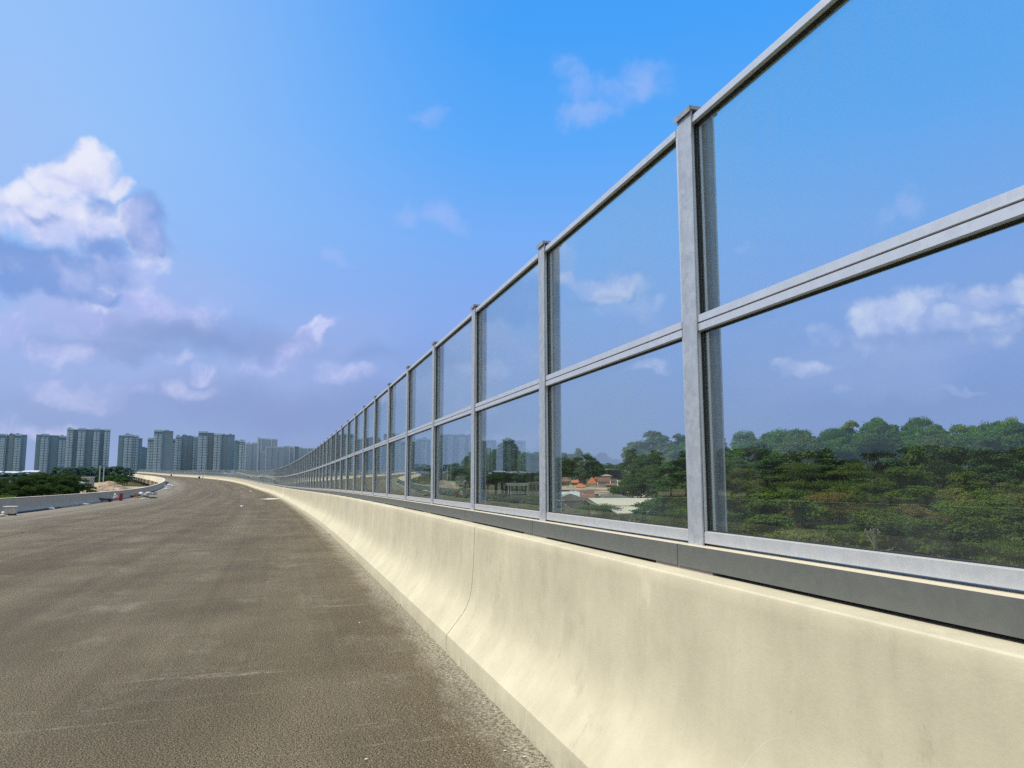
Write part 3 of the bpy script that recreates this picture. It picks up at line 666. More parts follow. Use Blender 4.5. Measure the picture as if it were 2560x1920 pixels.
def kind_clumps(kind, seed):
    rnd = random.Random(seed); cl = []
    if kind == 'round':                        # unit height 1
        for k in range(34):
            a = rnd.uniform(0, 6.28); z = .28+.66*(k/33)**.9; w = .25*math.sqrt(max(0, 1-((z-.46)/.54)**2)) if z > .46 else .25
            rr = w*math.sqrt(rnd.uniform(.25, 1)); q = rnd.uniform(.065, .10)
            cl.append((rr*math.cos(a), rr*math.sin(a), z-.03, q, q, q*.8))
    elif kind == 'spire':
        for k in range(30):
            z = .22+.74*(k/29); w = .27*(1.0-z)+.012; a = rnd.uniform(0, 6.28); q = rnd.uniform(.045, .065)+.05*(1-z)
            cl.append((w*math.cos(a), w*math.sin(a), z-.02, q, q, q*.7))
    elif kind == 'tiered':
        for lv, (z, w) in enumerate(((.40, .62), (.56, .66), (.70, .52), (.83, .38), (.94, .2))):
            m = 7 if lv < 3 else 4
            for k in range(m):
                a = 2*math.pi*k/m+rnd.uniform(-.4, .4); rr = w*rnd.uniform(.35, 1); q = rnd.uniform(.16, .24)
                cl.append((rr*math.cos(a), rr*math.sin(a), z+rnd.uniform(-.03, .03), q*1.15, q*1.15, .058))
    elif kind == 'broad':
        for k in range(26):
            a = rnd.uniform(0, 6.28); rr = .40*math.sqrt(rnd.uniform(0, 1)); z = .30+.60*math.sqrt(max(0, 1-(rr/.5)**2))*rnd.uniform(.45, 1); q = rnd.uniform(.08, .15)
            cl.append((rr*math.cos(a), rr*math.sin(a), z, q, q, q*.6))
    else:                                      # shrub
        for k in range(12):
            a = rnd.uniform(0, 6.28); rr = .5*math.sqrt(rnd.uniform(0, 1)); z = .3+.45*rnd.uniform(0, 1)*(1-rr); q = rnd.uniform(.16, .26)
            cl.append((rr*math.cos(a), rr*math.sin(a), z, q, q, q*.85))
    return cl
def tree(kind, matn, x, y, h, lbl, grp, seed, n=7000, leaf=.016, sx=1., name='tree', zb=GZ):
    v = seed % 4; key = (kind, matn, v, n)
    if key not in TREES:
        cl = kind_clumps(kind, v*13+5); S_ = 10.
        cl2 = [tuple(c*S_ for c in q) for q in cl]
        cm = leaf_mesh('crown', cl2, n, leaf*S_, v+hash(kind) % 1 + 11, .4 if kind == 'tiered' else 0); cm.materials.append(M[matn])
        tm = trunk_mb(S_, cl2, S_*.022, v).mesh('trunk'); tm.materials.append(M['bark']); TREES[key] = (cm, tm)
    cm, tm = TREES[key]
    o = empty(name, (x, y, zb), (seed*2.399) % 6.283, lbl, name.split('_')[-1], grp); k = h/10; o.scale = (k*sx, k*sx, k)
    link(bpy.data.objects.new('trunk', tm), o); link(bpy.data.objects.new('crown', cm), o)
    return o
def hgt(v, Y): return H0-GZ+(1182-v)/F_PX*Y*1.0
K = 2560/2212
rt = random.Random(11)
# wooded hill behind the nearest pane (rows from near to far)
prof_u = [1690, 1805, 1900, 1967, 2020, 2083, 2176, 2245, 2315, 2384, 2465, 2560, 2760]
prof_v = [1106, 1088, 1084, 1070, 1054, 1068, 1054, 1048, 1050, 1062, 1042, 1036, 1030]
lbls = {'leaf_far': ('hazy green forest tree on the wooded rise behind the nearest glass pane', 'hazy trees in the rear rows of the forest'),
        'leaf_dark': ('dark green tree in the middle rows of the forest behind the nearest pane', 'dark trees in the middle rows of the forest'),
        'leaf_mid': ('deep green spreading tree in the canopy in front of the tall forest', 'deep green canopy trees in front of the forest'),
        'leaf_bright': ('bright green spreading tree in the canopy in front of the tall forest', 'bright green canopy trees in front of the forest'),
        'leaf_brown': ('brownish leafed tree in the canopy in front of the tall forest', 'brownish canopy trees in front of the forest'),
        'leaf_near': ('olive leafed tree in the canopy in front of the tall forest', 'olive canopy trees in front of the forest')}
sid = 0
for Y, step in ((162, 5.6), (151, 5.6), (141, 5.2), (131, 5.4), (121, 5.6), (111, 6.0)):
    x = (1752-1280)/F_PX*Y-3; xe = (2760-1280)/F_PX*Y
    while x < xe:
        u = 1280+F_PX*x/Y; yy = Y+rt.uniform(-4, 4)
        v = np.interp(u, prof_u, prof_v)+(162-Y)*.72+rt.choice([0, -5, -14, 7, 12, 20])
        kk = rt.choice(['round', 'round', 'round', 'spire', 'spire']); h = hgt(v, yy)
        half = {'round': .30, 'broad': .50, 'spire': .22}[kk]
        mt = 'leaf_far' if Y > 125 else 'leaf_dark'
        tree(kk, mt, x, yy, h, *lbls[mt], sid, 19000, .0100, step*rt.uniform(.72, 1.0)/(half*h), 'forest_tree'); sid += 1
        x += step*rt.uniform(.7, 1.15)
# open canopy running down towards the screen: few, wide crowns with dark gaps
for Y, v0, step, dv in ((97, 1166, 7.5, 14), (80, 1196, 7.2, 18), (65, 1228, 6.6, 20), (53, 1264, 5.8, 24), (44, 1300, 5.2, 26), (36.5, 1342, 4.4, 28), (30.5, 1392, 3.8, 30)):
    x = (1748-1280)/F_PX*Y+rt.uniform(-1, 1); xe = (2760-1280)/F_PX*Y
    while x < xe:
        yy = Y*rt.uniform(.94, 1.06); u = 1280+F_PX*x/Y
        h = max(2.6, hgt(v0+rt.uniform(-dv, dv), yy)); kk = rt.choice(['tiered', 'broad', 'broad', 'round', 'round'] if Y > 40 else ['broad', 'broad', 'tiered'])
        w = {'leaf_mid': 5, 'leaf_bright': 1.2, 'leaf_brown': 1.6, 'leaf_near': 1.5}
        if u > 2250 and Y < 70: w = {'leaf_mid': 2, 'leaf_bright': 2, 'leaf_brown': 3, 'leaf_near': 3}
        if Y < 40: w = {'leaf_mid': 2, 'leaf_bright': .6, 'leaf_brown': 2.2, 'leaf_near': 4}
        mt = rt.choices(list(w), list(w.values()))[0]; half = {'tiered': .70, 'broad': .50, 'round': .30}[kk]
        rad = step*rt.uniform(.48, .72)
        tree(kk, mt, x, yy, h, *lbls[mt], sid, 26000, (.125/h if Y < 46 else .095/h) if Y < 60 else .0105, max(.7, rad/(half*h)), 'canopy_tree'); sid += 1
        x += step*rt.uniform(.75, 1.15)
# unseen trees added off to the left, shaping the reflections in the panes
for k in range(46):
    a_ = R(-37-k*1.05); Y_ = rt.uniform(190, 260); tree(rt.choice(['round', 'broad', 'spire']), 'leaf_left', math.sin(a_)*Y_, math.cos(a_)*Y_, rt.uniform(11, 17), 'dark unseen tree added far off to the left for the pane reflections', 'unseen trees added far off to the left for the reflections', k, 6000, .02, rt.uniform(1.2, 1.8), 'tree')
# trees around the village seen through the second and third panes
def at_tree(u, v, Y, kind, mt, lbl, seed, n=9000, leaf=.018, sx=1., grp=None, name='tree'):
    n = int(n*1.7); leaf *= .68
    x = (u-1280)/F_PX*Y; return tree(kind, mt, x, Y, max(1.5, hgt(v, Y)), lbl, grp, seed, n, leaf, sx, name)
at_tree(1640, 1074, 175, 'spire', 'leaf_dark', 'tallest dark tree right of the black walled building', 2, 12000, .018, 1.7)
for k, (u, v, Y, kd) in enumerate([(1600, 1100, 180, 'round'), (1575, 1102, 185, 'spire'), (1668, 1098, 170, 'round'), (1700, 1082, 172, 'spire'), (1725, 1090, 168, 'round'), (1620, 1130, 165, 'round'), (1690, 1140, 158, 'round'), (1650, 1150, 155, 'broad'), (1592, 1165, 165, 'broad'), (1740, 1120, 160, 'round')]):
    at_tree(u, v, Y, kd, 'leaf_dark', 'dark tree in the tall clump right of the orange roofed village', 20+k, 9000, .018, 1.05, 'dark clump right of the village')
at_tree(1268, 1094, 300, 'spire', 'leaf_dark', 'tall tree with a leaning top standing above the treeline left of the village', 3, 12000, .018, 1.5)
at_tree(1240, 1118, 300, 'round', 'leaf_dark', 'shorter companion left of the tall tree with a leaning top', 6, 9000, .02, .9)
for k in range(16):
    u = 1175+k*13; v = 1128+rt.uniform(-6, 12)
    at_tree(u, v, 380+rt.uniform(-30, 30), 'round', 'leaf_far', 'hazy tree in the far treeline left of the village', 40+k, 6000, .022, 1.1, 'far treeline left of the village')
for k in range(12):
    u = 1150+k*18+rt.uniform(-4, 4); v = 1150+rt.uniform(-6, 12)
    at_tree(u, v, 300+rt.uniform(-20, 20), 'broad', 'leaf_dark', 'dark bushy tree behind the beige wall and carport', 60+k, 6000, .022, 1., 'dark trees behind the carport')
for k, (u, v) in enumerate([(1395, 1128), (1412, 1130), (1428, 1132), (1446, 1119), (1462, 1130), (1478, 1142), (1490, 1150)]):
    at_tree(u, v, 560, 'spire' if k == 3 else 'round', 'leaf_far', 'hazy green tree above the village roofs left of the black walled building', 80+k, 6000, .024, 1., 'hazy trees above the village')
for k in range(12):
    at_tree(1385+k*17, 1168+rt.uniform(-8, 8), 640, 'broad', 'leaf_dark', 'low dark tree just behind the village houses', 95+k, 5000, .026, 1.1, 'dark trees behind the village')
for k in range(26):
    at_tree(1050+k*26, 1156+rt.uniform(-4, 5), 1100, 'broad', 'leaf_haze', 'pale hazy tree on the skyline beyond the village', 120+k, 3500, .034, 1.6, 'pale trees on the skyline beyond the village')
# close trees under the screen
at_tree(1490, 1262, 62, 'tiered', 'leaf_mid', 'flat layered tree in front of the long beige roofed hall', 1, 26000, .011, .85)
at_tree(1435, 1285, 56, 'tiered', 'leaf_mid', 'low layered tree in front of the grey gabled shed', 2, 22000, .012, .8)
at_tree(1700, 1250, 58, 'broad', 'leaf_mid', 'leafy tree at the right end of the long beige roofed hall', 3, 26000, .012, .9)
at_tree(1672, 1288, 50, 'broad', 'leaf_mid', 'lower bush in front of the right end of the beige hall', 0, 20000, .012, .8)
at_tree(1610, 1345, 44, 'shrub', 'leaf_mid', 'small round bush below the windows of the beige hall', 3, 14000, .02, 1.)
for k in range(15):
    Y = rt.choice([70, 90, 110, 130]); u = 1165+k*13; v = {70: 1262, 90: 1240, 110: 1230, 130: 1222}[Y]+rt.uniform(-4, 6)
    at_tree(u, v, Y, 'broad', 'leaf_near' if k % 2 else 'leaf_mid', ['deep green', 'olive'][k % 2]+' bush in front of the carport and grey block wall', 150+k, 13000, .014, 1.3, 'bushes in front of the carport')
for k in range(14):
    at_tree(880+k*24, 1222+rt.uniform(-14, 14), 120+rt.uniform(-20, 20), 'broad', 'leaf_near' if k % 2 else 'leaf_mid', ['deep green', 'olive'][k % 2]+' scrubby tree below the road behind the middle panes', 170+k, 9000, .016, 1.3, 'scrub behind the middle panes')
# trees left of the viaduct
for k, (u, v, Y) in enumerate([(-40, 1190, 150), (-15, 1196, 130), (12, 1192, 160), (35, 1194, 150), (58, 1188, 165), (75, 1192, 150), (96, 1181, 170), (112, 1178, 180), (126, 1183, 170), (148, 1184, 175), (166, 1180, 185), (182, 1186, 180), (198, 1192, 190), (-70, 1180, 160),
                               (140, 1205, 140), (95, 1204, 135), (60, 1208, 130), (170, 1212, 145), (20, 1214, 128), (-20, 1215, 120)]):
    at_tree(u, v, Y, 'round' if k % 3 else 'broad', 'leaf_left', 'dark green tree beyond the left barrier', 200+k, 9000, .017, 1.25, 'dark trees beyond the left barrier')
for k, (u, v, Y) in enumerate([(10, 1224, 108), (38, 1219, 112), (28, 1230, 106)]):
    at_tree(u, v, Y, 'shrub', 'leaf_lime', ['bright green bush at the left edge of the picture beyond the barrier', 'lime green bush with pale leaf tips beyond the left barrier', 'lowest bright green bush touching the top of the left barrier'][k], 230+k, 9000, .02, .8, None, 'shrub')
for k in range(17):
    at_tree(150+k*11, 1165+rt.uniform(-5, 5), 520+rt.uniform(-40, 40), 'round', 'leaf_haze', 'hazy tree in the grove behind the sand mounds', 240+k, 6000, .024, 1.2, 'hazy grove behind the sand mounds')
for k in range(16):
    at_tree(170+k*10, 1190+rt.uniform(-5, 5), 430+rt.uniform(-20, 20), 'broad', 'leaf_dark', 'low hazy tree at the foot of the grove behind the sand mounds', 260+k, 6000, .024, 1.1, 'low trees at the foot of the grove')
for k in range(24):
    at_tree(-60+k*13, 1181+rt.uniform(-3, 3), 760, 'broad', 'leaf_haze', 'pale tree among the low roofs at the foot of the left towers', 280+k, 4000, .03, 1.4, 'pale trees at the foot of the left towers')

# ------------------------------------------------------------------ high rise towers, distance haze tinted into their wall colours
def fac(nm, w, g): return m_facade(nm, w, g)
M['t_haze_blue'] = m_facade('tower_wall_haze_blue', (.17, .275, .34, 1), (.12, .21, .28, 1), 4.3, 2.6, .6, .55)
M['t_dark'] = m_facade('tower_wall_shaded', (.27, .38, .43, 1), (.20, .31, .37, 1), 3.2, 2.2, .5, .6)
M['t_grey'] = m_facade('tower_wall_grey', (.31, .38, .40, 1), (.20, .28, .33, 1), 3.2, 2.4, .5, .5)
M['t_slab'] = plain('balcony_edge', (.52, .64, .69, 1), .7, var=.1, scale=.05)
M['t_pale'] = m_facade('tower_wall_pale', (.44, .52, .57, 1), (.26, .35, .41, 1), 3.2, 1.9, .45, .45)
M['t_white'] = plain('tower_white_fin', (.62, .66, .72, 1), .7, var=.06, scale=.05)
def wall_box(x0, x1, y0, y1, z0, z1, name, mt, parent):
    b = MB(); b.box(x0, x1, y0, y1, z0, z1); me = b.mesh(name); uv = me.uv_layers.new(name='UVMap')
    for p in me.polygons:
        for li in p.loop_indices:
            c = me.vertices[me.loops[li].vertex_index].co
            uv.data[li].uv = ((c.x if abs(p.normal.x) < .5 else c.y)-x0, c.z)
    return mesh_obj(name, me, mt, parent)
def tower(label, segs, Y, group=None, base_depth=22):
    """segs: (u0,u1,vtop,style,setback). style: b balconies, d shaded, g grey, p pale, w white fin"""
    uc = (segs[0][0]+segs[-1][1])/2; cx = (uc-1280)/F_PX*Y
    yaw = -math.atan2(cx, Y)
    o = empty('apartment_tower', (cx, Y, GZ), yaw, label, 'tower', group)
    mpp = math.hypot(cx, Y)/F_PX/ (1+ (cx/Y)**2)**.5 * math.sqrt(1+(cx/Y)**2)
    D = Y*math.sqrt(1+(cx/Y)**2)
    for (u0, u1, vt, st, sb) in segs:
        a0 = math.atan((u0-1280)/F_PX/math.cos(PITCH)*1.0)-math.atan(cx/Y); a1 = math.atan((u1-1280)/F_PX)-math.atan(cx/Y)
        a0 = math.atan((u0-1280)/F_PX)-math.atan(cx/Y)
        x0, x1 = math.tan(a0)*D, math.tan(a1)*D; h = H0-GZ+(1182-vt)/F_PX*Y
        mt = {'b': 't_haze_blue', 'd': 't_dark', 'g': 't_grey', 'p': 't_pale', 'w': 't_white', 'k': 't_grey'}[st]
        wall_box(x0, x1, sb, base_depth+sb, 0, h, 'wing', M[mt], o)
        if st in 'bk':
            fh = 4.3; nf = int(h/fh); xm = (x0+x1)/2; w_ = (x1-x0); b = MB()
            for xa_, xb_ in ((x0+w_*.02, xm-w_*.06), (xm+w_*.02, x1-w_*.10)):
                b = MB(); vs = []
                for f_ in range(nf):
                    for dy, dz in ((-.03, 0), (-1.6, 0), (-1.6, 1.5), (-.03, 1.5)): vs += [(xa_, sb+dy, f_*fh+dz), (xb_, sb+dy, f_*fh+dz)]
                b.add(vs, [(2*k, 2*k+2, 2*k+3, 2*k+1) for k in range(4*nf-1)])
                if xb_ < xm: b.build('balconies', M['t_slab'], o)
            b.build('balconies', M['t_slab'], o)
            q = MB(); q.box(x1-.6, x1-.01, sb-1.4, sb-.03, 0, h+1.5); q.build('fin', M['t_slab'], o)
        if st != 'w':
            rbx = (int(u0*7) % 3 == 0)
            q = MB(); q.box(x0, x1, sb-.3, sb, h-2.0, h+1.0); q.box(x0, x1, sb+base_depth-.3, sb+base_depth, h, h+1.0); q.build('parapet', M['t_slab'] if st in 'bkp' else M['t_grey'], o)
            if rbx: q = MB(); q.box(x0+(x1-x0)*.15, x0+(x1-x0)*.6, sb+6, sb+12, h, h+2.6); q.build('rooftop_box', M['t_grey'], o)
    return o
T = tower
T('hazy blue grey apartment tower cut by the left edge of the picture', [(-14, 18, 1087, 'b', 0), (18, 24, 1090, 'd', 4), (24, 39, 1087, 'g', 2), (39, 56, 1087, 'b', 0), (56, 70, 1088, 'd', 3)], 1350)
T('stepped hazy blue apartment tower second from the left edge', [(92, 104, 1089, 'd', 3), (104, 125, 1087, 'b', 0), (125, 150, 1090, 'd', 5), (150, 168, 1091, 'b', 1)], 1330)
T('tallest hazy blue apartment tower at the left with three balcony columns', [(168, 184, 1074, 'b', 0), (184, 196, 1076, 'd', 5), (196, 215, 1073, 'b', 0), (215, 235, 1075, 'd', 6), (235, 251, 1073, 'b', 0), (251, 262, 1075, 'd', 5), (262, 277, 1074, 'b', 0)], 1300)
T('hazy blue tower standing right of the gap of sky above the far bend', [(298, 312, 1091, 'd', 3), (312, 334, 1088, 'b', 0), (334, 349, 1090, 'b', 4), (349, 358, 1097, 'd', 5)], 1250)
T('low dark block between two hazy blue towers', [(354, 373, 1120, 'd', 20)], 1290)
T('tall hazy blue tower with bold white balcony bands above the far bend', [(371, 386, 1097, 'b', 3), (386, 408, 1077, 'b', 0), (408, 434, 1079, 'd', 2), (434, 441, 1098, 'b', 6)], 1220)
T('grey brown tower between the banded tower and the broad hazy blue tower', [(441, 456, 1092, 'b', 0), (456, 471, 1090, 'g', 3), (471, 485, 1092, 'g', 4), (485, 497, 1093, 'b', 0)], 1300)
T('broad hazy blue tower with two balcony columns in the middle of the skyline', [(497, 521, 1081, 'b', 0), (521, 536, 1084, 'g', 5), (536, 555, 1086, 'b', 0), (555, 570, 1088, 'g', 4), (570, 588, 1088, 'd', 3)], 1280)
T('shorter hazy blue tower stepping down right of the broad tower', [(588, 600, 1104, 'd', 4), (600, 615, 1103, 'b', 0)], 1260)
T('pale slab tower left of the white finned tower', [(615, 618, 1108, 'w', -1), (618, 632, 1110, 'p', 0), (632, 645, 1108, 'p', 2)], 1550)
T('tall pale tower with white vertical fins behind the white framed block', [(645, 649, 1094, 'w', -1), (649, 653, 1097, 'p', 1), (653, 656, 1097, 'w', -1), (656, 679, 1098, 'p', 3), (679, 682, 1098, 'w', 0), (682, 695, 1099, 'p', 2)], 1650)
T('pale gridded block with white frames left of the curve of the screen', [(653, 666, 1131, 'p', 0), (666, 669, 1117, 'w', -1), (669, 682, 1118, 'p', 0), (682, 700, 1118, 'p', 2), (700, 712, 1118, 'p', 0)], 1500)
T('pale tower with two white fins just left of the glass screen', [(712, 724, 1117, 'p', 0), (724, 727, 1116, 'w', -1), (727, 736, 1118, 'p', 2), (736, 739, 1115, 'w', -1), (739, 749, 1118, 'g', 2)], 1560)
T('pale tower whose foot is hidden by the top of the glass screen', [(749, 757, 1120, 'p', 2), (757, 770, 1122, 'p', 0), (770, 773, 1121, 'w', -1), (773, 786, 1122, 'p', 1)], 1620)
T('faint pale tower on the horizon right of the screen posts', [(1214, 1229, 1120, 'p', 0)], 2100)

# ------------------------------------------------------------------ low roofs at the foot of the left towers
M['shed_roof'] = plain('pale_sheet_roof', (.55, .60, .62, 1), .6, var=.2, scale=.1)
M['shed_wall'] = plain('shed_wall', (.20, .27, .30, 1), .8, var=.2, scale=.1)
rs = random.Random(5)
for k in range(16):
    u = -22+k*9.3+rs.uniform(-2, 2); Y = 880+rs.uniform(-60, 60); x = (u-1280)/F_PX*Y; h = hgt(1181+rs.uniform(-5, 3), Y); w = rs.uniform(5, 12)*.5; d = 6
    o = empty('shed', (x, Y, GZ), rs.uniform(-.2, .2), 'low shed with a pale sheet roof at the foot of the left towers', 'shed', 'low sheds at the foot of the left towers')
    b = MB(); b.box(-w, w, -d, d, 0, h-1.6); b.build('wall', M['shed_wall'], o)
    b = MB(); b.add([(-w-.5, -d-.6, h-1.62), (w+.5, -d-.6, h-1.62), (w+.5, 0, h), (-w-.5, 0, h), (-w-.5, d+.6, h-1.62), (w+.5, d+.6, h-1.62)], [(0, 1, 2, 3), (3, 2, 5, 4), (0, 3, 4), (1, 5, 2)]); b.build('roof', M['shed_roof'], o)

# ------------------------------------------------------------------ sand mounds and works left of the viaduct
def m_sand():
    m, t = mat('heaped_sand'); tc = t.new('ShaderNodeTexCoord').outputs['Object']
    n = t.noise(t.map(tc, (1, 1, 3)), .35, 7, .65)
    col = t.ramp(n, [(.35, (.16, .11, .07, 1)), (.5, (.40, .31, .20, 1)), (.65, (.55, .45, .31, 1))])
    t.out(t.bsdf(col, .95, 0, t.bump(n, .8, .8), .2).outputs[0]); return m
M['sand'] = m_sand()
def mound(u, vt, Y, w, d, seed, lbl):
    x = (u-1280)/F_PX*Y; h = hgt(vt, Y); rnd = random.Random(seed); n = 26; b = MB(); vs = []; fs = []
    ph = [rnd.uniform(0, 6) for _ in range(8)]
    for j in range(n+1):
        for i in range(n+1):
            X = (i/n*2-1); Yy = (j/n*2-1); r = math.hypot(X, Yy)
            z = max(0, 1-r**1.6)*(.75+.25*math.sin(3*X+ph[0])*math.cos(4*Yy+ph[1])+.14*math.sin(9*X+ph[2])*math.sin(8*Yy+ph[3])+.06*math.sin(19*X+ph[4])*math.sin(17*Yy+ph[5]))
            vs.append((X*w, Yy*d, z*h-.15))
    for j in range(n):
        for i in range(n): fs.append((j*(n+1)+i, j*(n+1)+i+1, (j+1)*(n+1)+i+1, (j+1)*(n+1)+i))
    b.add(vs, fs, True); o = b.build('sand_mound', M['sand']); o.location = (x, Y, GZ); tag(o, lbl, 'sand mound')
mound(270, 1198, 372, 11, 12, 1, 'tallest tan sand mound between the grove and the viaduct')
mound(246, 1204, 362, 9, 9, 2, 'tan sand mound next to the grey block hut')
mound(292, 1203, 385, 9, 9, 3, 'sand mound nearest the viaduct piers')
mound(250, 1217, 318, 10, 8, 4, 'low sand heap just above the left barrier')
mound(283, 1216, 322, 9, 7, 5, 'low pinkish sand heap in front of the tallest mound')
mound(312, 1215, 350, 8, 8, 6, 'small sand heap at the foot of the first visible pier')
def m_blot(name, c): return plain(name, c, .85, var=.2, scale=.8)
M['blk'] = m_blot('hut_blockwork', (.30, .33, .30, 1))
x, y, _ = PX(220, 1200, 350)
o = empty('block_hut', (x, y, GZ), .15, 'grey windowless block hut beside the sand mounds', 'hut')
h = hgt(1192, 350); b = MB(); b.box(-2, 2, -2, 2, 0, h-.3); b.build('wall', M['blk'], o); b = MB(); b.box(-2.25, 2.25, -2.25, 2.25, h-.3, h); b.build('roof', M['shed_roof'], o)
x, y, _ = PX(195, 1204, 335); h = hgt(1203, 335)
o = empty('canopy_tent', (x, y, GZ), .1, 'pale rounded tarpaulin canopy left of the block hut', 'canopy')
b = MB(); n = 12; vs = []
for j, Yq in enumerate((-2, 2)):
    for i in range(n+1): a = math.pi*i/n; vs.append((-2.6*math.cos(a), Yq, h-1.6+1.6*math.sin(a)))
b.add(vs, [(i, i+1, n+2+i, n+1+i) for i in range(n)], True); b.build('cover', plain('tarpaulin', (.55, .6, .55, 1), .6, scale=.5), o)
b = MB()
for X in (-2.5, 2.5):
    for Yq in (-1.9, 1.9): b.tube([(X, Yq, 0), (X, Yq, h-1.5)], .06, 6)
b.build('support_frame', M['galv'], o)
for k, u in enumerate((249, 259)):
    x, y, _ = PX(u, 1190, 400); b = MB(); hh = hgt(1164+k*2, 400); b.tube([(0, 0, 0), (0, 0, hh)], [.28, .2], 8); b.box(-.5, .5, -.1, .1, hh-.8, hh-.6)
    o = b.build('concrete_pole', M['shed_roof']); o.location = (x, y, GZ); tag(o, ['left one of two pale poles in front of the hazy grove', 'right one of two pale poles in front of the hazy grove'][k], 'pole')

# ------------------------------------------------------------------ village and halls behind the screen
M['tile_o'] = m_tiles('orange_tiles', (.50, .14, .055, 1), (.72, .25, .11, 1))
M['tile_b'] = m_tiles('brown_tiles', (.20, .10, .065, 1), (.34, .17, .11, 1))
M['tile_r'] = m_tiles('faded_red_tiles', (.20, .105, .08, 1), (.28, .15, .115, 1))
M['tile_g'] = plain('grey_roof', (.33, .32, .27, 1), .8, var=.2, scale=.3)
M['pl_w'] = plain('white_plaster', (.62, .60, .52, 1), .85, var=.15, scale=.4)
M['pl_b'] = plain('brown_plaster', (.22, .15, .10, 1), .85, var=.25, scale=.4)
M['pl_g'] = plain('grey_plaster', (.24, .245, .20, 1), .85, var=.15, scale=.4)
M['beige'] = plain('beige_sheet_roof', (.60, .54, .38, 1), .7, var=.06, scale=.2)
M['black'] = plain('black_cladding', (.012, .013, .018, 1), .5, var=.3, scale=.3)
M['win'] = plain('dark_window', (.02, .025, .03, 1), .2, var=.3, scale=1, spec=.8)
def roof_hip(b, w, d, z0, z1, e=.5, ridge=.4):
    r = w*ridge; b.add([(-w-e, -d-e, z0), (w+e, -d-e, z0), (w+e, d+e, z0), (-w-e, d+e, z0), (-r, 0, z1), (r, 0, z1)], [(0, 1, 5, 4), (1, 2, 5), (2, 3, 4, 5), (3, 0, 4), (3, 2, 1, 0)])
def roof_gab(b, w, d, z0, z1, e=.4, axis='x'):
    if axis == 'x': vs = [(-w-e, -d-e, z0), (w+e, -d-e, z0), (w+e, d+e, z0), (-w-e, d+e, z0), (-w-e, 0, z1), (w+e, 0, z1)]; fs = [(0, 1, 5, 4), (2, 3, 4, 5), (1, 2, 5), (3, 0, 4), (3, 2, 1, 0)]
    else: vs = [(-w-e, -d-e, z0), (w+e, -d-e, z0), (w+e, d+e, z0), (-w-e, d+e, z0), (0, -d-e, z1), (0, d+e, z1)]; fs = [(0, 4, 5, 3), (1, 2, 5, 4), (0, 1, 4), (2, 3, 5), (3, 2, 1, 0)]
    b.add(vs, fs)
def house(name, u0, u1, v_eave, v_top, Y, lbl, wall, roof, kind='hip', rows_=2, cols=3, rz=0, cat='house', dd=1., arch=False, grp=None):
    x = ((u0+u1)/2-1280)/F_PX*Y; w = (u1-u0)/2/F_PX*Y; d = w*dd
    ze = hgt(v_eave, Y); zt = hgt(v_top, Y); o = empty(name, (x, Y, GZ), rz, lbl, cat, grp)
    b = MB(); b.box(-w*.92, w*.92, -d*.92, d*.92, 0, ze-.02); b.build('wall', M[wall], o)
    b = MB()
    if kind == 'hip': roof_hip(b, w, d, ze, zt, .3, .35)
    elif kind == 'pyr': roof_hip(b, w, d, ze, zt, .3, .03)
    elif kind == 'gabx': roof_gab(b, w, d, ze, zt, .3, 'x')
    elif kind == 'gaby': roof_gab(b, w, d, ze, zt, .3, 'y')
    else: b.box(-w, w, -d, d, ze, zt)
    b.build('roof', M[roof], o)
    for r in range(rows_):
        for c in range(cols):
            X = -w*.92+(c+.5)*w*1.84/cols; zz = ze-1.9-r*3.1
            if zz < .3: continue
            q = MB(); q.box(X-w*.5/cols, X+w*.5/cols, -d*.92-.05, -d*.92-.003, zz, zz+1.3)
            if arch: q.lathe([(.01, 0)], (0, 0, 0), 3) if False else None
            q.build('window', M['win'], o)
    return o
house('village_house', 1401, 1423, 1203, 1193, 505, 'brown roofed village house nearest the third post', 'pl_b', 'tile_b', 'hip')
house('village_house', 1428, 1444, 1206, 1200, 520, 'small village house with a low orange roof beside the brown roofed one', 'pl_b', 'tile_o', 'gabx', 1, 2)
house('village_house', 1438, 1461, 1217, 1208, 430, 'orange roofed house standing in front of the rest of the village', 'pl_w', 'tile_o', 'hip', 1, 3)
house('village_house', 1468, 1489, 1208, 1192, 480, 'house with the tallest steep orange roof in the village', 'pl_w', 'tile_o', 'pyr', 2, 4)
house('village_house', 1482, 1496, 1200, 1192, 500, 'small bright orange gable behind the tallest orange roof', 'pl_b', 'tile_o', 'gaby', 1, 2)
house('village_house', 1491, 1523, 1202, 1193, 490, 'long brown tiled village house with a row of openings', 'pl_w', 'tile_b', 'gabx', 2, 6, dd=.5)
house('pavilion', 1493, 1511, 1224, 1216, 420, 'small pavilion with a dull orange pyramid roof', 'pl_b', 'tile_o', 'pyr', 1, 2, cat='pavilion')
house('pavilion', 1540, 1554, 1222, 1212, 430, 'small pavilion with a pale grey pyramid roof', 'pl_b', 'tile_g', 'pyr', 1, 2, cat='pavilion')
house('village_house', 1523, 1541, 1200, 1197, 500, 'white flat roofed house under the black walled building', 'pl_w', 'tile_g', 'flat', 2, 3)
house('village_house', 1541, 1560, 1204, 1200, 480, 'white two storey house at the right end of the village', 'pl_w', 'pl_w', 'flat', 2, 3)
house('village_house', 1556, 1570, 1194, 1186, 520, 'brown roofed house against the dark clump of trees', 'pl_b', 'tile_b', 'hip', 1, 2)
house('village_house', 1503, 1527, 1190, 1186, 540, 'grey roofed house left of the black walled building', 'pl_g', 'tile_g', 'hip', 1, 3)
house('village_house', 1412, 1438, 1219, 1216, 440, 'low white walled annex left of the front orange roof', 'pl_w', 'pl_w', 'flat', 1, 4, dd=.5)
